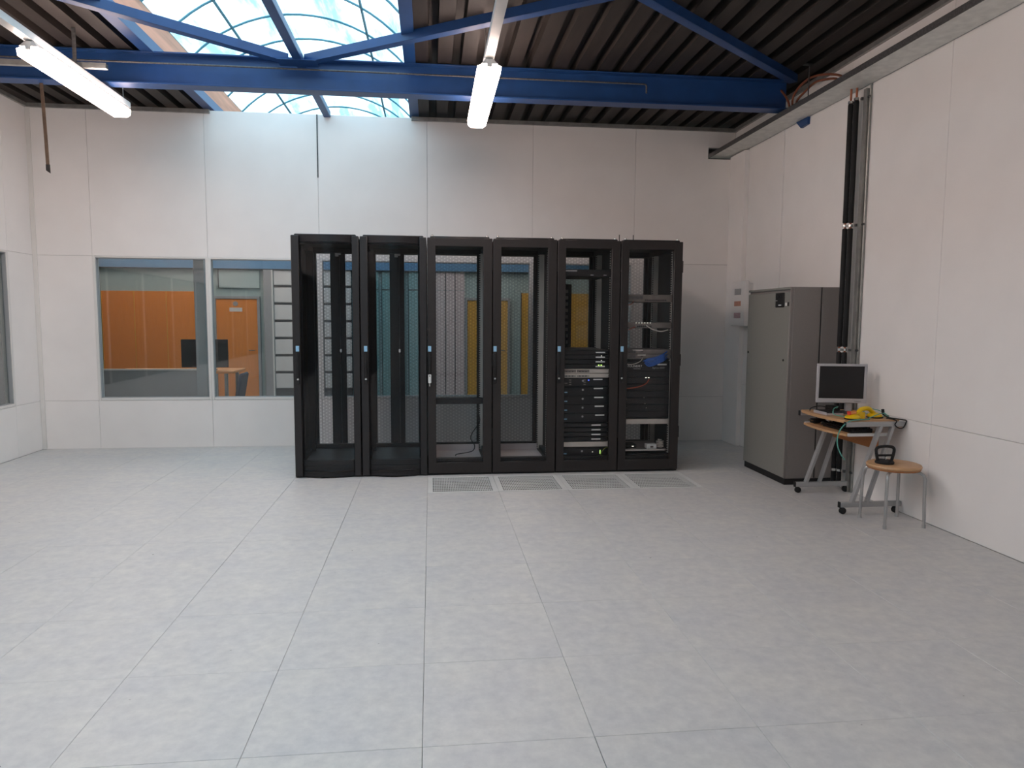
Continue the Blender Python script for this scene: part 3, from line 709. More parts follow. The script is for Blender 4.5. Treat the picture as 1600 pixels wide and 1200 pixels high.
for i, l_ in enumerate(('upper of two slim silver servers in the filled rack', 'lower of two slim silver servers in the filled rack')):
    zz = .986-.0435*(i+1); t = server(R5, zz, 1, 'server_silver', l_, kind='silver', strip=False)
    for a in (.085, .215):
        obj('drive_bay', B().box(R5+a, R5+a+.12, 3.775-.0135, 3.775-.012, zz+.010, zz+.034-.008*i), 'device_grey' if i == 0 else 'galv', t)
        for q in range(3): obj('port', B().box(R5+a+.02+q*.03, R5+a+.036+q*.03, 3.775-.0148, 3.775-.0135, zz+.014, zz+.022), 'matte_black', t)
    obj('thumb_screw', B().lathe([(.008, -.024), (.008, 0)], (R5+.528, 3.775, zz+.022), 8, axis=1), 'chrome', t)
lab2 = ('black server with a glowing blue light just under the silver pair', 'first of four alike black two-unit servers below the blue light', 'second of four alike black two-unit servers below the blue light', 'third of four alike black two-unit servers below the blue light', 'lowest of four alike black two-unit servers below the blue light')
zs = (.815, .728, .642, .557, .471)
for i, (zz, l_) in enumerate(zip(zs, lab2)):
    t = server(R5, zz, 2, 'server_black', l_, led='blue' if i == 0 else None, xs=(.375+.006*i, .465+.006*i))
    if i == 0:
        for a in (.14, .28):
            for q in range(3): obj('vent_slot', B().box(R5+a, R5+a+.022, 3.775-.0138, 3.775-.012, zz+.016+.022*q, zz+.026+.022*q), 'device_grey', t)
for i, l_ in enumerate(('slim black server, topmost of the four above the pale panel', 'slim black server, second of the four above the pale panel', 'slim black server, third of the four above the pale panel', 'slim black server resting right on the pale blank panel')):
    server(R5, .468-.0455*(i+1), 1, 'server_black', l_, xs=(.365, .455))
t = thing('blank_panel', 'pale beige blank panel low in the filled server rack', 'panel', (R5+.3, 3.78, .236), 'pale blank panels')
obj('plate', B().cbox(R5+.062, R5+.53, 3.762, 3.77, .234, .282, .002), 'server_silver', t); obj('tray', B().box(R5+.08, R5+.52, 3.77, 4.2, .238, .243), 'galv', t)
t = server(R5, .135, 2, 'server_black', 'black unit with tiny yellow lights at the bottom of the filled rack', strip=False, name='power_unit', cat='power unit')
obj('led', B().box(R5+.45, R5+.456, 3.775-.0145, 3.775-.012, .165, .20), 'led_green', t); obj('led', B().box(R5+.375, R5+.383, 3.7605, 3.763, .18, .187), 'led_white', t)
t = thing('cable_manager', 'black cable panel with a pale edge high in the filled rack', 'panel', (R5+.3, 3.78, 1.85))
obj('plate', B().cbox(R5+.062, R5+.53, 3.775, 3.783, 1.86, 1.925, .002), 'server_black', t); obj('pale_edge', B().box(R5+.08, R5+.205, 3.772, 3.775, 1.905, 1.916), 'bezel', t); obj('shelf', B().box(R5+.08, R5+.52, 3.783, 4.3, 1.86, 1.868), 'matte_black', t)
for a in (.335, .46): obj('clip', B().box(R5+a, R5+a+.03, 3.772, 3.775, 1.87, 1.876), 'bezel', t)
t = thing('power_strip', 'upright black power strip at the back of the filled rack', 'power strip', (R5+.25, 4.5, 1.2))
obj('body', B().cbox(R5+.19, R5+.30, 4.50, 4.56, 1.16, 1.82, .005), 'matte_black', t)
for q in range(9): obj('socket', B().cbox(R5+.225, R5+.262, 4.495, 4.501, 1.20+.066*q, 1.235+.066*q, .002), 'device_grey', t)
cable([(R5+.06, 4.3, 1.45), (R5+.10, 4.35, 1.50), (R5+.15, 4.4, 1.62), (R5+.22, 4.45, 1.70)], .005, 'rubber', 'black cable curving to the power strip in the filled rack')
cable([(R5+.24, 4.47, 1.33), (R5+.20, 4.3, 1.22), (R5+.18, 4.2, 1.165)], .006, 'rubber', 'black cord leaving the power strip for the top server')
cable([(R5+.53, 3.74, .235), (R5+.49, 3.745, .215), (R5+.46, 3.75, .17), (R5+.46, 3.75, .118)], .003, 'yellow_cable', 'thin yellow-green cable below the pale panel of the filled rack')
# rack six
R6 = 2.1-.3
def switch(z0, units, label, name='network_switch'):
    h_ = units*.0445; t = thing(name, label, 'switch', (R6+.3, 3.9, z0), 'network gear in the last rack'); y = 3.78
    obj('chassis', B().cbox(R6+.075, R6+.525, y, y+.35, z0, z0+h_-.002, .003), 'device_grey', t)
    for sx in (R6+.055, R6+.525): obj('rack_ear', B().box(sx, sx+.02, y, y+.003, z0, z0+h_-.002), 'device_grey', t)
    return t
t = switch(1.625, 1.6, 'grey network switch, highest device in the last rack')
for q in range(12): obj('port', B().box(R6+.27+q*.018, R6+.283+q*.018, 3.777, 3.78, 1.635, 1.648), 'matte_black', t)
obj('face_panel', B().box(R6+.11, R6+.25, 3.776, 3.78, 1.65, 1.68), 'galv_dark', t)
t = switch(1.375, 1.3, 'grey patch switch with a row of lit ports above the blue cables')
for q in range(8): obj('port', B().box(R6+.20+q*.018, R6+.213+q*.018, 3.777, 3.78, 1.385, 1.40), 'matte_black', t)
for q in range(6): obj('led', B().box(R6+.185+q*.028, R6+.193+q*.028, 3.776, 3.78, 1.422, 1.428), 'led_white', t)
for i, (zz, l_) in enumerate(((1.128, 'upper grey patch unit behind the blue cable bundle'), (1.083, 'lower grey patch unit behind the blue cable bundle'))):
    t = switch(zz, 1, l_, 'patch_unit'); obj('face_panel', B().box(R6+.09, R6+.19, 3.776, 3.78, zz+.010, zz+.034), 'galv_dark', t)
    obj('bright_strip', B().box(R6+.16+.05*i, R6+.26+.03*i, 3.776, 3.78, zz+.028, zz+.041), 'server_silver', t); obj('button', B().box(R6+.24, R6+.262, 3.774, 3.78, zz+.016, zz+.024), 'matte_black', t)
for q in range(7):
    zz = 1.15-.010*q; x_ = R6+.50-.012*(q % 3)
    cable([(x_, 3.775, zz), (R6+.44, 3.745-.004*q, zz-.03), (R6+.37-.008*q, 3.74, zz-.055-.004*q), (R6+.30-.012*(q % 4), 3.765, 1.05-.006*q+.03)], .006, 'blue_cable', 'blue patch cable in the bundle in front of the grey units', group='blue patch cables', name='patch_cable')
cable([(R6+.26, 3.77, 1.09), (R6+.22, 3.74, 1.055), (R6+.15, 3.74, 1.03), (R6+.07, 3.75, 1.035)], .0035, 'white_cable', 'white cable sagging beside the blue bundle in the last rack')
cable([(R6+.29, 3.78, 1.40), (R6+.34, 3.745, 1.365), (R6+.42, 3.74, 1.345), (R6+.50, 3.76, 1.36)], .005, 'white_cable', 'white cable sagging below the lit patch switch')
cable([(R6+.08, 3.77, 1.345), (R6+.14, 3.75, 1.375), (R6+.18, 3.775, 1.385)], .004, 'red_cable', 'reddish cable under the lit patch switch')
cable([(R6+.08, 3.77, 1.59), (R6+.13, 3.75, 1.605), (R6+.16, 3.778, 1.63)], .004, 'red_cable', 'reddish cable under the highest switch')
t = thing('chassis_switch', 'tall black modular chassis switch with white lettering in the last rack', 'switch', (R6+.3, 3.9, .50))
obj('chassis', B().cbox(R6+.065, R6+.535, 3.782, 4.2, .50, 1.055, .004), 'server_black', t)
for q in range(7): obj('line_card', B().cbox(R6+.075, R6+.525, 3.772, 3.783, .515+.065*q, .573+.065*q, .003), 'server_black', t)
text('lettering', 'FOUNDRY', .030, (R6+.115, 3.7805, 1.000), 'label_white', t); text('lettering', 'NETWORKS', .013, (R6+.17, 3.7805, .980), 'label_grey', t)
text('lettering', 'BigIron 8000', .024, (R6+.355, 3.7805, .985), 'label_grey', t, shear=.25)
obj('emblem', B().prism([(R6+.083, .975), (R6+.089, .975), (R6+.100, 1.0), (R6+.089, 1.025), (R6+.083, 1.025), (R6+.093, 1.0)], 1, 3.778, 3.782), 'label_grey', t)
obj('name_plate', B().box(R6+.41, R6+.50, 3.778, 3.782, 1.018, 1.032), 'label_white', t)
for a in (.288, .316): obj('led', B().box(R6+a, R6+a+.014, 3.770, 3.772, .895, .903), 'led_white', t)
for a, zz in ((.275, .70), (.285, .64), (.30, .60), (.10, .685), (.10, .60)): obj('latch', B().box(R6+a, R6+a+.012, 3.769, 3.772, zz, zz+.012), 'device_grey', t)
cable([(R6+.325, 3.765, .885), (R6+.29, 3.745, .845), (R6+.22, 3.74, .815), (R6+.12, 3.74, .80), (R6+.06, 3.76, .80)], .0045, 'red_cable', 'orange-red cable drooping across the tall chassis switch')
t = thing('blank_panel', 'pale beige blank panel under the tall chassis switch', 'panel', (R6+.3, 3.78, .447), 'pale blank panels')
obj('plate', B().cbox(R6+.062, R6+.53, 3.762, 3.77, .449, .497, .002), 'server_silver', t); obj('tray', B().box(R6+.08, R6+.52, 3.77, 4.2, .452, .457), 'galv', t)
t = thing('rack_shelf', 'grey metal shelf near the bottom of the last rack', 'shelf', (R6+.3, 3.9, .19))
obj('shelf_plate', B().box(R6+.06, R6+.53, 3.775, 4.3, .186, .192), 'device_grey', t); obj('front_lip', B().box(R6+.06, R6+.50, 3.772, 3.776, .184, .20), 'server_silver', t)
t = thing('adapter_box', 'small white adapter box on the bottom shelf of the last rack', 'adapter', (R6+.385, 3.85, .193)); obj('casing', B().cbox(R6+.335, R6+.435, 3.82, 3.90, .193, .238, .004), 'label_white', t); obj('plug_socket', B().box(R6+.37, R6+.40, 3.818, 3.82, .205, .222), 'device_grey', t)
cl = thing('cable_coil', 'grey coil of cable at the side of the bottom shelf', 'cable coil', (R6+.475, 3.86, .195))
obj('coil', B().tube([(R6+.478+.03*math.cos(q*.55), 3.86+.05*math.sin(q*.55), .202+.0014*q) for q in range(50)], .007, 6), 'server_silver', cl); obj('tie', B().box(R6+.50, R6+.515, 3.85, 3.87, .195, .285), 'rubber', cl)
t = thing('modem', 'flat dark modem on the bottom shelf of the last rack', 'modem', (R6+.16, 3.95, .193)); obj('casing', B().cbox(R6+.09, R6+.25, 3.88, 4.02, .193, .228, .006), 'matte_black', t)
for a in (.11, .2): obj('led', B().box(R6+a, R6+a+.02, 3.878, 3.881, .208, .213), 'led_white', t)
server(R6, .118, 1, 'server_black', 'slim black unit at the very bottom of the last rack', strip=True, xs=(.43, .49), group='network gear in the last rack')
t = thing('wireless_router', 'flat black router with two thin antennas on top of the last rack', 'router', (2.0, 4.3, 2.2))
obj('casing', B().cbox(1.92, 2.11, 4.25, 4.40, 2.2, 2.225, .005), 'matte_black', t)
for a in (1.945, 2.09): obj('antenna', B().tube([(a, 4.30, 2.215), (a, 4.30, 2.315)], .004, 6), 'rubber', t)

# ------------------------------------------------------------------ grey cooling cabinet
t = thing('cooling_cabinet', 'tall grey metal cooling cabinet standing against the wall', 'cabinet', (3.37, 3.43, 0))
obj('plinth', B().box(3.15, 3.585, 3.02, 3.84, 0, .056), 'matte_black', t)
obj('body', B().cbox(3.155, 3.59, 3.012, 3.85, .056, 1.748, .004), 'cab_side', t)
d = obj('door', B().cbox(3.138, 3.155, 3.028, 3.846, .06, 1.705, .004), 'cab_grey', t)
obj('top_strip', B().cbox(3.138, 3.157, 3.014, 3.85, 1.726, 1.7475, .003), 'cab_grey', t); obj('side_frame', B().cbox(3.136, 3.157, 3.0115, 3.026, .06, 1.7475, .003), 'cab_side', t)
obj('lock', B().lathe([(.010, 3.132), (.010, 3.14)], (0, 3.10, 1.105), 10, axis=0), 'matte_black', d); obj('lock', B().lathe([(.010, 3.132), (.010, 3.14)], (0, 3.81, 1.145), 10, axis=0), 'matte_black', d)
sp_ = B(); sp_.box(3.416, 3.424, 3.0095, 3.013, .06, 1.745); obj('panel_gap', sp_, 'matte_black', t)
obj('rear_side_panel', B().cbox(3.43, 3.588, 3.008, 3.013, .06, 1.742, .002), 'cab_side', t); obj('side_panel', B().cbox(3.165, 3.41, 3.008, 3.013, .06, 1.742, .002), 'cab_side', t)
cp_ = obj('control_panel', B().cbox(3.128, 3.139, 3.118, 3.275, 1.572, 1.702, .006), 'matte_black', d)
obj('brand_strip', B().box(3.1265, 3.1285, 3.16, 3.21, 1.588, 1.596), 'label_white', cp_); obj('button', B().box(3.1265, 3.1285, 3.235, 3.265, 1.63, 1.636), 'label_grey', cp_)
for a in (3.16, 3.21): obj('display', B().box(3.1265, 3.1285, a, a+.03, 1.66, 1.678), 'server_black', cp_)
st_ = obj('sticker', B().box(3.1365, 3.1385, 3.065, 3.108, 1.585, 1.612), 'label_white', d); obj('switch', B().cbox(3.128, 3.139, 3.035, 3.055, 1.582, 1.615, .003), 'matte_black', d)

# ------------------------------------------------------------------ computer trolley by the wall
t = thing('computer_trolley', 'small beech and silver computer trolley on castors against the wall', 'desk', (3.35, 2.4, 0))
def top_poly(xf, xb, ya, yb, bulge, n=12):
    return [(xb, ya)] + [(xb, yb)] + [(xf-bulge*math.sin(math.pi*i/n), yb+(ya-yb)*i/n) for i in range(n+1)]
obj('tabletop', B().prism(top_poly(3.125, 3.56, 2.085, 2.73, .035), 2, .690, .712), 'beech', t)
obj('keyboard_shelf', B().prism(top_poly(3.145, 3.46, 2.095, 2.72, .04), 2, .588, .606), 'beech', t)
obj('back_board', B().box(3.395, 3.412, 2.10, 2.70, .485, .587), 'beech_edge', t)
for yy in (2.065, 2.735):
    sg = 1 if yy < 2.4 else -1
    obj('side_bar', B().cbox(3.115, 3.592, yy-.012, yy+.012, .664, .702, .004), 'paint_silver', t)
    obj('bar_cap', B().cbox(3.108, 3.116, yy-.013, yy+.013, .662, .704, .002), 'rubber', t)
    obj('shelf_rail', B().cbox(3.15, 3.47, yy+.014*sg, yy+.028*sg, .588, .612, .003), 'white_metal', t)
    fb = obj('base_bar', B().cbox(3.10, 3.592, yy-.014, yy+.014, .052, .092, .004), 'paint_silver', t)
    obj('end_cap', B().cbox(3.092, 3.101, yy-.015, yy+.015, .05, .094, .002), 'rubber', fb)
    obj('leg', B().bar((3.195, yy, .09), (3.395, yy, .668), .022, .040, up=(0, 1, 0)), 'paint_silver', t)
    obj('leg', B().bar((3.315, yy, .09), (3.495, yy, .668), .022, .030, up=(0, 1, 0)), 'paint_silver', t)
    for xx in (3.125, 3.55):
        cs = B(); cs.tube([(xx, yy, .054), (xx, yy, .036)], .006, 8); cs.lathe([(.018, -.014), (.025, -.010), (.025, .010), (.018, .014)], (xx, yy, .0255), 16, axis=1); obj('castor', cs, 'rubber', t)

# monitor
mon = thing('flat_monitor', 'silver framed flat monitor with dark screen on the trolley', 'monitor', (3.36, 2.5, .712))
mz0, mz1, mx0, mx1, my = .798, 1.113, 3.130, 3.514, 2.45
b_ = B(); b_.cbox(mx0, mx1, my, my+.018, mz1-.020, mz1, .003); b_.cbox(mx0, mx1, my, my+.018, mz0, mz0+.036, .003); b_.cbox(mx0, mx0+.021, my, my+.018, mz0+.034, mz1-.018, .003); b_.cbox(mx1-.021, mx1, my, my+.018, mz0+.034, mz1-.018, .003)
obj('bezel', b_, 'bezel', mon); obj('screen_panel', B().box(mx0+.019, mx1-.019, my+.006, my+.012, mz0+.034, mz1-.018), 'screen', mon)
obj('back_shell', B().cbox(mx0+.006, mx1-.006, my+.017, my+.055, mz0+.008, mz1-.008, .015), 'bezel', mon)
obj('button_row', B().box(mx1-.09, mx1-.04, my-.002, my, mz0+.012, mz0+.018), 'galv', mon)
obj('neck', B().cbox(3.365, 3.42, my+.03, my+.06, .725, .90, .006), 'bezel', mon)
obj('stand_base', B().lathe([(.09, .7125), (.09, .722), (.04, .732)], (3.39, my+.05, 0), 24), 'galv_dark', mon)
mon.rotation_euler = (0, 0, math.radians(-14))
# things on the trolley
t = thing('slim_drive', 'flat black device with a silver edge leaning below the monitor', 'device', (3.21, 2.45, .713))
b_ = B(); b_.cbox(3.135, 3.265, 2.36, 2.54, .714, .738, .004); obj('casing', b_, 'server_black', t); obj('silver_edge', B().cbox(3.128, 3.136, 2.355, 2.545, .713, .736, .002), 'bezel', t); obj('silver_front', B().cbox(3.130, 3.27, 2.349, 2.3595, .713, .730, .002), 'bezel', t)
ad_ = thing('power_adapter', 'black power adapter lying under the monitor', 'adapter', (3.31, 2.56, .712)); obj('brick', B().cbox(3.27, 3.345, 2.52, 2.62, .7125, .765, .006), 'matte_black', ad_); obj('cord', B().tube(smooth_pts([(3.30, 2.62, .74), (3.25, 2.66, .75), (3.18, 2.67, .735), (3.15, 2.64, .716)]), .004, 6), 'rubber', ad_)
ly = thing('suction_lifter', 'yellow two-cup suction lifter lying on the trolley', 'lifter', (3.33, 2.17, .712))
cA, cB = Vector((3.215, 2.135, 0)), Vector((3.445, 2.215, 0))
for c, f in ((cA, 1), (cB, 1)):
    obj('rubber_cup', B().lathe([(.058, .7125), (.062, .717), (.050, .724)], (c.x, c.y, 0), 24), 'rubber', ly)
    obj('cup_housing', B().lathe([(.055, .722), (.055, .733), (.042, .745), (.018, .752)], (c.x, c.y, 0), 24), 'yellow_plastic', ly)
d_ = (cB-cA).normalized(); P = [cA+d_*.02+Vector((0,0,.738)), cA+d_*.06+Vector((0,0,.762)), cA+d_*.085+Vector((0,0,.782)), cA+d_*.12+Vector((0,0,.788)), cA+d_*.17+Vector((0,0,.786)), cA+d_*.20+Vector((0,0,.768)), cB-d_*.005+Vector((0,0,.742))]
obj('handle', B().tube(smooth_pts(P), .017, 10), 'yellow_plastic', ly)
hp = B(); hp.bar(cA+d_*.055+Vector((0,0,.738)), cA+d_*.115+Vector((0,0,.738)), .03, .05); obj('handle_foot', hp, 'yellow_plastic', ly)
obj('lever', B().bar(cA+Vector((-.035,-.01,.763)), cA+Vector((.02,.0,.768)), .022, .022), 'orange_plastic', ly); obj('lever_tip', B().bar(cA+Vector((-.045,-.012,.760)), cA+Vector((-.030,-.009,.764)), .024, .026), 'red_plastic', ly)
cable([(3.30, 2.50, .75), (3.25, 2.40, .775), (3.18, 2.34, .765), (3.15, 2.28, .73), (3.20, 2.22, .722)], .004, 'green_cable', 'blue-green cable looping in front of the monitor')
cable([(3.33, 2.10, .716), (3.21, 2.075, .716), (3.14, 2.06, .706), (3.08, 2.055, .66), (3.055, 2.06, .59), (3.06, 2.06, .52), (3.085, 2.05, .455), (3.115, 2.05, .42)], .0045, 'green_cable', 'green cable hanging down over the front of the trolley')
cable([(3.33, 2.12, .720), (3.40, 2.13, .742), (3.46, 2.15, .754), (3.52, 2.18, .735), (3.56, 2.22, .720), (3.50, 2.30, .718), (3.45, 2.36, .735), (3.50, 2.40, .76), (3.57, 2.36, .75), (3.58, 2.28, .73), (3.53, 2.20, .718)], .0035, 'green_cable', 'thin green cable coiled around the yellow lifter')
pl_ = thing('black_plug', 'black plug standing upright behind the yellow lifter', 'plug', (3.47, 2.20, .735)); obj('plug_body', B().tube([(3.468, 2.155, .785), (3.472, 2.155, .76)], .011, 10), 'rubber', pl_); obj('plug_cord', B().tube(smooth_pts([(3.472, 2.155, .762), (3.476, 2.16, .745), (3.51, 2.14, .722), (3.555, 2.10, .717), (3.59, 2.05, .714)]), .005, 6), 'rubber', pl_)
cable([(3.50, 2.15, .716), (3.52, 2.06, .710), (3.50, 2.045, .68), (3.53, 2.04, .655), (3.565, 2.04, .66), (3.585, 2.04, .70), (3.592, 2.05, .712)], .0045, 'rubber', 'black cord looping over the near edge of the trolley')
kb = thing('keyboard', 'black keyboard lying on the lower shelf of the trolley', 'keyboard', (3.29, 2.32, .606)); 
b_ = B(); b_.prism([(3.20, .607), (3.37, .607), (3.37, .640), (3.20, .622)], 1, 2.12, 2.52); obj('keyboard_base', b_, 'matte_black', kb)
ks = B()
for i in range(5):
    for j in range(14):
        xk = 3.212+i*.030; yk = 2.13+j*.0272; zk = .625+.018*i*.030/.17*5*.2; ks.box(xk, xk+.024, yk, yk+.022, zk, zk+.014)
kk = obj('keys', ks, 'rubber', kb, smooth=False); kk['kind'] = 'stuff'
mo = thing('computer_mouse', 'black mouse beside the keyboard on the lower shelf', 'mouse', (3.26, 2.60, .606)); obj('mouse_body', B().lathe([(.030, .607), (.032, .615), (.026, .632), (.010, .641)], (3.25, 2.58, 0), 16), 'matte_black', mo); obj('mouse_cord', B().tube(smooth_pts([(3.27, 2.56, .62), (3.33, 2.54, .63), (3.40, 2.50, .62), (3.43, 2.40, .612)]), .003, 6), 'rubber', mo); obj('silver_button', B().box(3.215, 3.228, 2.56, 2.585, .618, .628), 'chrome', mo)
lk = thing('charger', 'black charger with a chrome plug at the tip of the lower shelf', 'charger', (3.21, 2.66, .606)); obj('brick', B().cbox(3.185, 3.29, 2.635, 2.70, .607, .645, .006), 'matte_black', lk)
for q in (2.645, 2.675): obj('pin', B().tube([(3.186, q, .63), (3.165, q, .632)], .005, 8), 'chrome', lk)

# stool with the black lifter
sx, sy_ = 3.345, 1.81
t = thing('stool', 'round beech stool with four bent silver legs beside the trolley', 'stool', (sx, sy_, 0))
obj('seat', B().lathe([(.165, .408), (.178, .414), (.182, .424), (.178, .434), (.165, .439), (.05, .437)], (sx, sy_, 0), 40), 'beech', t)
obj('seat_edge', B().lathe([(.150, .396), (.172, .400), (.178, .412), (.150, .414)], (sx, sy_, 0), 40), 'beech_edge', t)
for dx, dy in ((-1, -1), (1, -1), (1, 1), (-1, 1)):
    fx, fy = sx+dx*.148, sy_+dy*.148
    ux, uy = dx/math.sqrt(2), dy/math.sqrt(2); R0 = .205
    pts = [(sx+ux*.06, sy_+uy*.06, .390), (sx+ux*.15, sy_+uy*.15, .390), (sx+ux*.175, sy_+uy*.175, .386), (sx+ux*.192, sy_+uy*.192, .374), (sx+ux*.200, sy_+uy*.200, .352), (fx+(sx+ux*.2-fx)*.9, fy+(sy_+uy*.2-fy)*.9, .30), (fx, fy, .02)]
    lg = obj('leg', B().tube(pts, .011, 10), 'tube_silver', t); obj('foot', B().lathe([(.013, 0), (.013, .025)], (fx, fy, 0), 10), 'label_grey', lg)
t = thing('suction_lifter', 'black suction lifter with a loop handle standing on the stool', 'lifter', (3.27, sy_, .44))
obj('cup', B().lathe([(.062, .4395), (.064, .450), (.055, .462), (.020, .468)], (3.272, sy_, 0), 24), 'rubber', t)
lp = [(3.218, sy_, .462), (3.208, sy_, .50), (3.203, sy_, .535), (3.213, sy_, .553), (3.24, sy_, .560), (3.272, sy_, .562), (3.304, sy_, .560), (3.331, sy_, .553), (3.341, sy_, .535), (3.336, sy_, .50), (3.326, sy_, .462)]
obj('handle', B().tube(smooth_pts(lp, 3), .011, 8), 'rubber', t); obj('handle_bar', B().tube([(3.212, sy_, .497), (3.332, sy_, .497)], .008, 8), 'rubber', t); obj('valve', B().tube([(3.272, sy_-.01, .466), (3.272, sy_-.01, .49)], .007, 8), 'chrome', t)

# ------------------------------------------------------------------ the hall seen through the windows
FW = 12.4
hw = B(); hw.box(-7.2, 5.2, FW, FW+.1, HZ, ZD+.1); struct('wall_far', hw, 'hall_wall')
hw = B(); hw.box(-6.65, -6.55, YR, FW, HZ, ZD+.1); struct('wall_outer_left', hw, 'hall_grey')
hw = B(); hw.box(5.1, 5.2, YR, FW, HZ, ZD+.1); struct('wall_outer_right', hw, 'hall_wall')
hw = B(); hw.box(-7.2, 5.2, YR-.2, YR-.1, HZ, ZD+.1); struct('wall_outer_rear', hw, 'hall_wall')
struct('trim_6', B().box(-7.1, 5.1, FW-.10, FW, 2.44, 3.1), 'hall_blue'); struct('trim_7', B().box(-7.1, 5.1, FW-.104, FW-.002, 2.425, 2.44), 'hall_dark')
def hall_door(n, x0, x1, z1, m_, sign=False):
    r = struct('door_%d' % n, loc=((x0+x1)/2, FW, HZ)); f = B(); w_ = .05
    f.box(x0-w_, x0, FW-.09, FW, HZ, z1+w_); f.box(x1, x1+w_, FW-.09, FW, HZ, z1+w_); f.box(x0, x1, FW-.09, FW, z1, z1+w_); obj('door_frame', f, 'hall_grey', r)
    lf = obj('door_leaf', B().cbox(x0+.005, x1-.005, FW-.07, FW-.02, HZ, z1-.005, .003), m_, r)
    obj('door_handle', B().tube([(x1-.06, FW-.07, .78), (x1-.06, FW-.12, .78), (x1-.18, FW-.12, .78)], .01, 8), 'chrome', lf)
    if sign: obj('door_sign', B().box(x0+.27, x0+.52, FW-.076, FW-.07, 1.57, 1.65), 'label_white', lf); obj('door_emblem', B().lathe([(.05, -.006), (.05, 0)], (x0+.39, FW-.07, 1.73), 12, axis=1), 'label_grey', lf)
hall_door(1, -4.32, -3.5, 1.83, 'orange_wood', True); hall_door(2, .80, 1.66, 1.84, 'amber_wood')
def hall_panel(x0, x1, z0, z1, m_, label, cat='panel', name='wall_panel_board', group='panels on the far wall of the hall', edge='hall_dark'):
    t = thing(name, label, cat, ((x0+x1)/2, FW, z0), group)
    obj('board', B().cbox(x0, x1, FW-.05, FW-.002, z0, z1, .004), m_, t); obj('edge_strip', B().box(x0-.012, x0, FW-.055, FW-.002, z0, z1), edge, t); return t
xs_ = (-6.53, -5.91, -5.29, -4.67)
for i, l_ in enumerate(('orange board behind the windows, farthest from the orange door', 'middle of three orange boards behind the first window', 'orange board behind the windows, nearest the orange door')):
    hall_panel(xs_[i]+.012, xs_[i+1], HZ, 1.97, 'orange_wood', l_, group='orange boards', edge='amber_wood')
hall_panel(-4.25, -3.45, 2.05, 2.42, 'hall_wall', 'pale panel over the orange door beyond the windows')
t = thing('hall_pillar', 'pale pillar between the orange door and the white slatted shutter', 'pillar', (-3.27, FW, HZ)); obj('shaft', B().cbox(-3.36, -3.18, FW-.12, FW, HZ, 2.42, .01), 'hall_grey', t); obj('pillar_strip', B().box(-3.20, -3.175, FW-.125, FW, HZ, 2.42), 'label_white', t)
t = thing('slatted_shutter', 'white shutter of wide horizontal slats seen beyond the window', 'shutter', (-2.4, FW, HZ))
obj('backing', B().box(-3.17, -1.60, FW-.03, FW-.002, HZ, 2.42), 'hall_dark', t)
for q in range(8):
    z0 = 2.42-.354*(q+1)+.05
    if z0 > HZ-.1: obj('slat', B().cbox(-3.165, -1.61, FW-.07, FW-.03, max(z0, HZ), 2.42-.354*q, .01), 'slat_white', t)
for i, (a, b2, l_) in enumerate(((-1.55, -1.05, 'teal panel beyond the bowed racks, next to the shutter'), (-.98, -.50, 'middle teal panel seen through the bowed racks'), (-.43, .06, 'teal panel beyond the bowed racks, next to the pink boards'))):
    t = hall_panel(a, b2, HZ, 2.42, 'hall_teal', l_, group='teal panels'); obj('transom_bar', B().box(a, b2, FW-.058, FW-.05, 2.035, 2.055), 'hall_dark', t)
for i, l_ in enumerate(('pinkish board beyond the empty rack, next to the teal panels', 'middle pinkish board beyond the empty rack', 'pinkish board beyond the empty rack, next to the amber door')):
    t = hall_panel(.14+.205*i, .33+.205*i, HZ, 2.42, 'hall_pink', l_, group='pinkish boards'); obj('transom_bar', B().box(.14+.205*i, .33+.205*i, FW-.058, FW-.05, 2.035, 2.05), 'hall_grey', t)
hall_panel(1.96, 3.55, HZ, 2.0, 'amber_wood', 'wide amber board beyond the racks on the far hall wall')
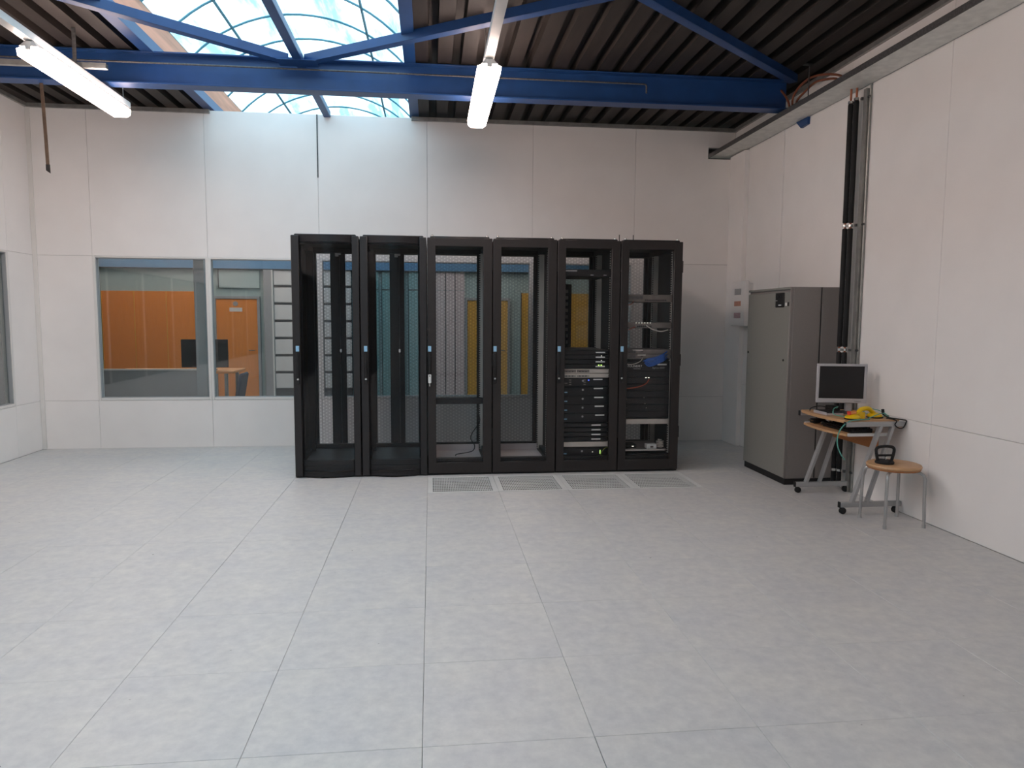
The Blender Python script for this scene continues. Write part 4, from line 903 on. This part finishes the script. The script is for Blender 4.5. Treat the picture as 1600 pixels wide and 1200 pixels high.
# desk, monitor, chair, screen and column just behind the glass
t = thing('hall_column', 'grey column close behind the bar between the first two windows', 'column', (-2.60, 5.75, HZ)); obj('shaft', B().cbox(-2.665, -2.55, 5.70, 5.80, HZ, ZT, .004), 'hall_grey', t); obj('base_plate', B().box(-2.72, -2.50, 5.65, 5.85, HZ, HZ+.015), 'galv', t)
t = thing('desk_screen', 'low grey desk screen with a pale top edge behind the first window', 'partition', (-3.6, 6.9, HZ)); obj('screen_board', B().box(-4.3, -3.0, 6.89, 6.93, HZ, .755), 'hall_grey', t); obj('top_edge', B().box(-4.3, -3.0, 6.885, 6.935, .755, .775), 'label_white', t)
for a in (-4.2, -3.1): obj('foot', B().box(a-.02, a+.02, 6.75, 7.07, HZ, HZ+.03), 'galv', t)
t = thing('office_desk', 'office desk with an orange-brown top behind the windows', 'desk', (-3.1, 7.3, HZ)); obj('desktop', B().cbox(-4.2, -2.60, 6.97, 7.65, .705, .735, .004), 'orange_wood', t)
for a in (-4.1, -2.7):
    for b2 in (7.03, 7.58): obj('leg', B().box(a-.02, a+.02, b2-.02, b2+.02, HZ, .705), 'galv', t)
t = thing('office_monitor', 'wide dark monitor on the desk behind the first two windows', 'monitor', (-3.0, 7.2, .735)); obj('screen_panel', B().cbox(-3.32, -2.715, 7.18, 7.22, .775, 1.155, .005), 'matte_black', t); obj('stand', B().box(-3.05, -2.98, 7.22, 7.25, .735, .95), 'matte_black', t); obj('stand_base', B().box(-3.14, -2.89, 7.15, 7.32, .735, .745), 'matte_black', t)
t = thing('office_chair', 'dark blue visitor chair beside the desk behind the second window', 'chair', (-2.62, 6.75, HZ))
obj('seat', B().cbox(-2.80, -2.44, 6.55, 6.95, .17, .22, .02), 'chair_blue', t); bk = B(); bk.cbox(-2.50, -2.455, 6.56, 6.94, .36, .74, .02); bk.move(Matrix.Translation((-2.47, 0, .3)) @ Matrix.Rotation(.18, 4, 'Y') @ Matrix.Translation((2.47, 0, -.3))); obj('backrest', bk, 'chair_blue', t)
for a in (-2.78, -2.46):
    for b2 in (6.57, 6.93): obj('leg', B().tube([(a, b2, .17), (a+(.02 if a > -2.6 else -.02), b2, HZ)], .011, 8), 'tube_silver', t)
for b2 in (6.57, 6.93): obj('back_post', B().tube([(-2.46, b2, .19), (-2.45, b2, .45)], .010, 8), 'tube_silver', t)

for xx, yc, l_ in ((-5.6, 11.0, 'unseen fluorescent lamp added to brighten the orange boards in the hall'), (-5.4, 6.2, 'unseen fluorescent lamp added to light the passage beyond the side windows'), (-3.6, 8.8, 'unseen fluorescent lamp added to light the hall behind the first windows'), (1.4, 8.8, 'unseen fluorescent lamp added to light the hall behind the racks'), (-3.6, 11.2, 'unseen fluorescent lamp added over the orange door to light the hall'), (1.4, 11.2, 'unseen fluorescent lamp added over the amber door to light the hall')):
    dup(lampR, (xx, yc, 3.627), l_, 'added lamps lighting the neighbouring rooms')  # unseen battens, added to brighten the hall and the side passage
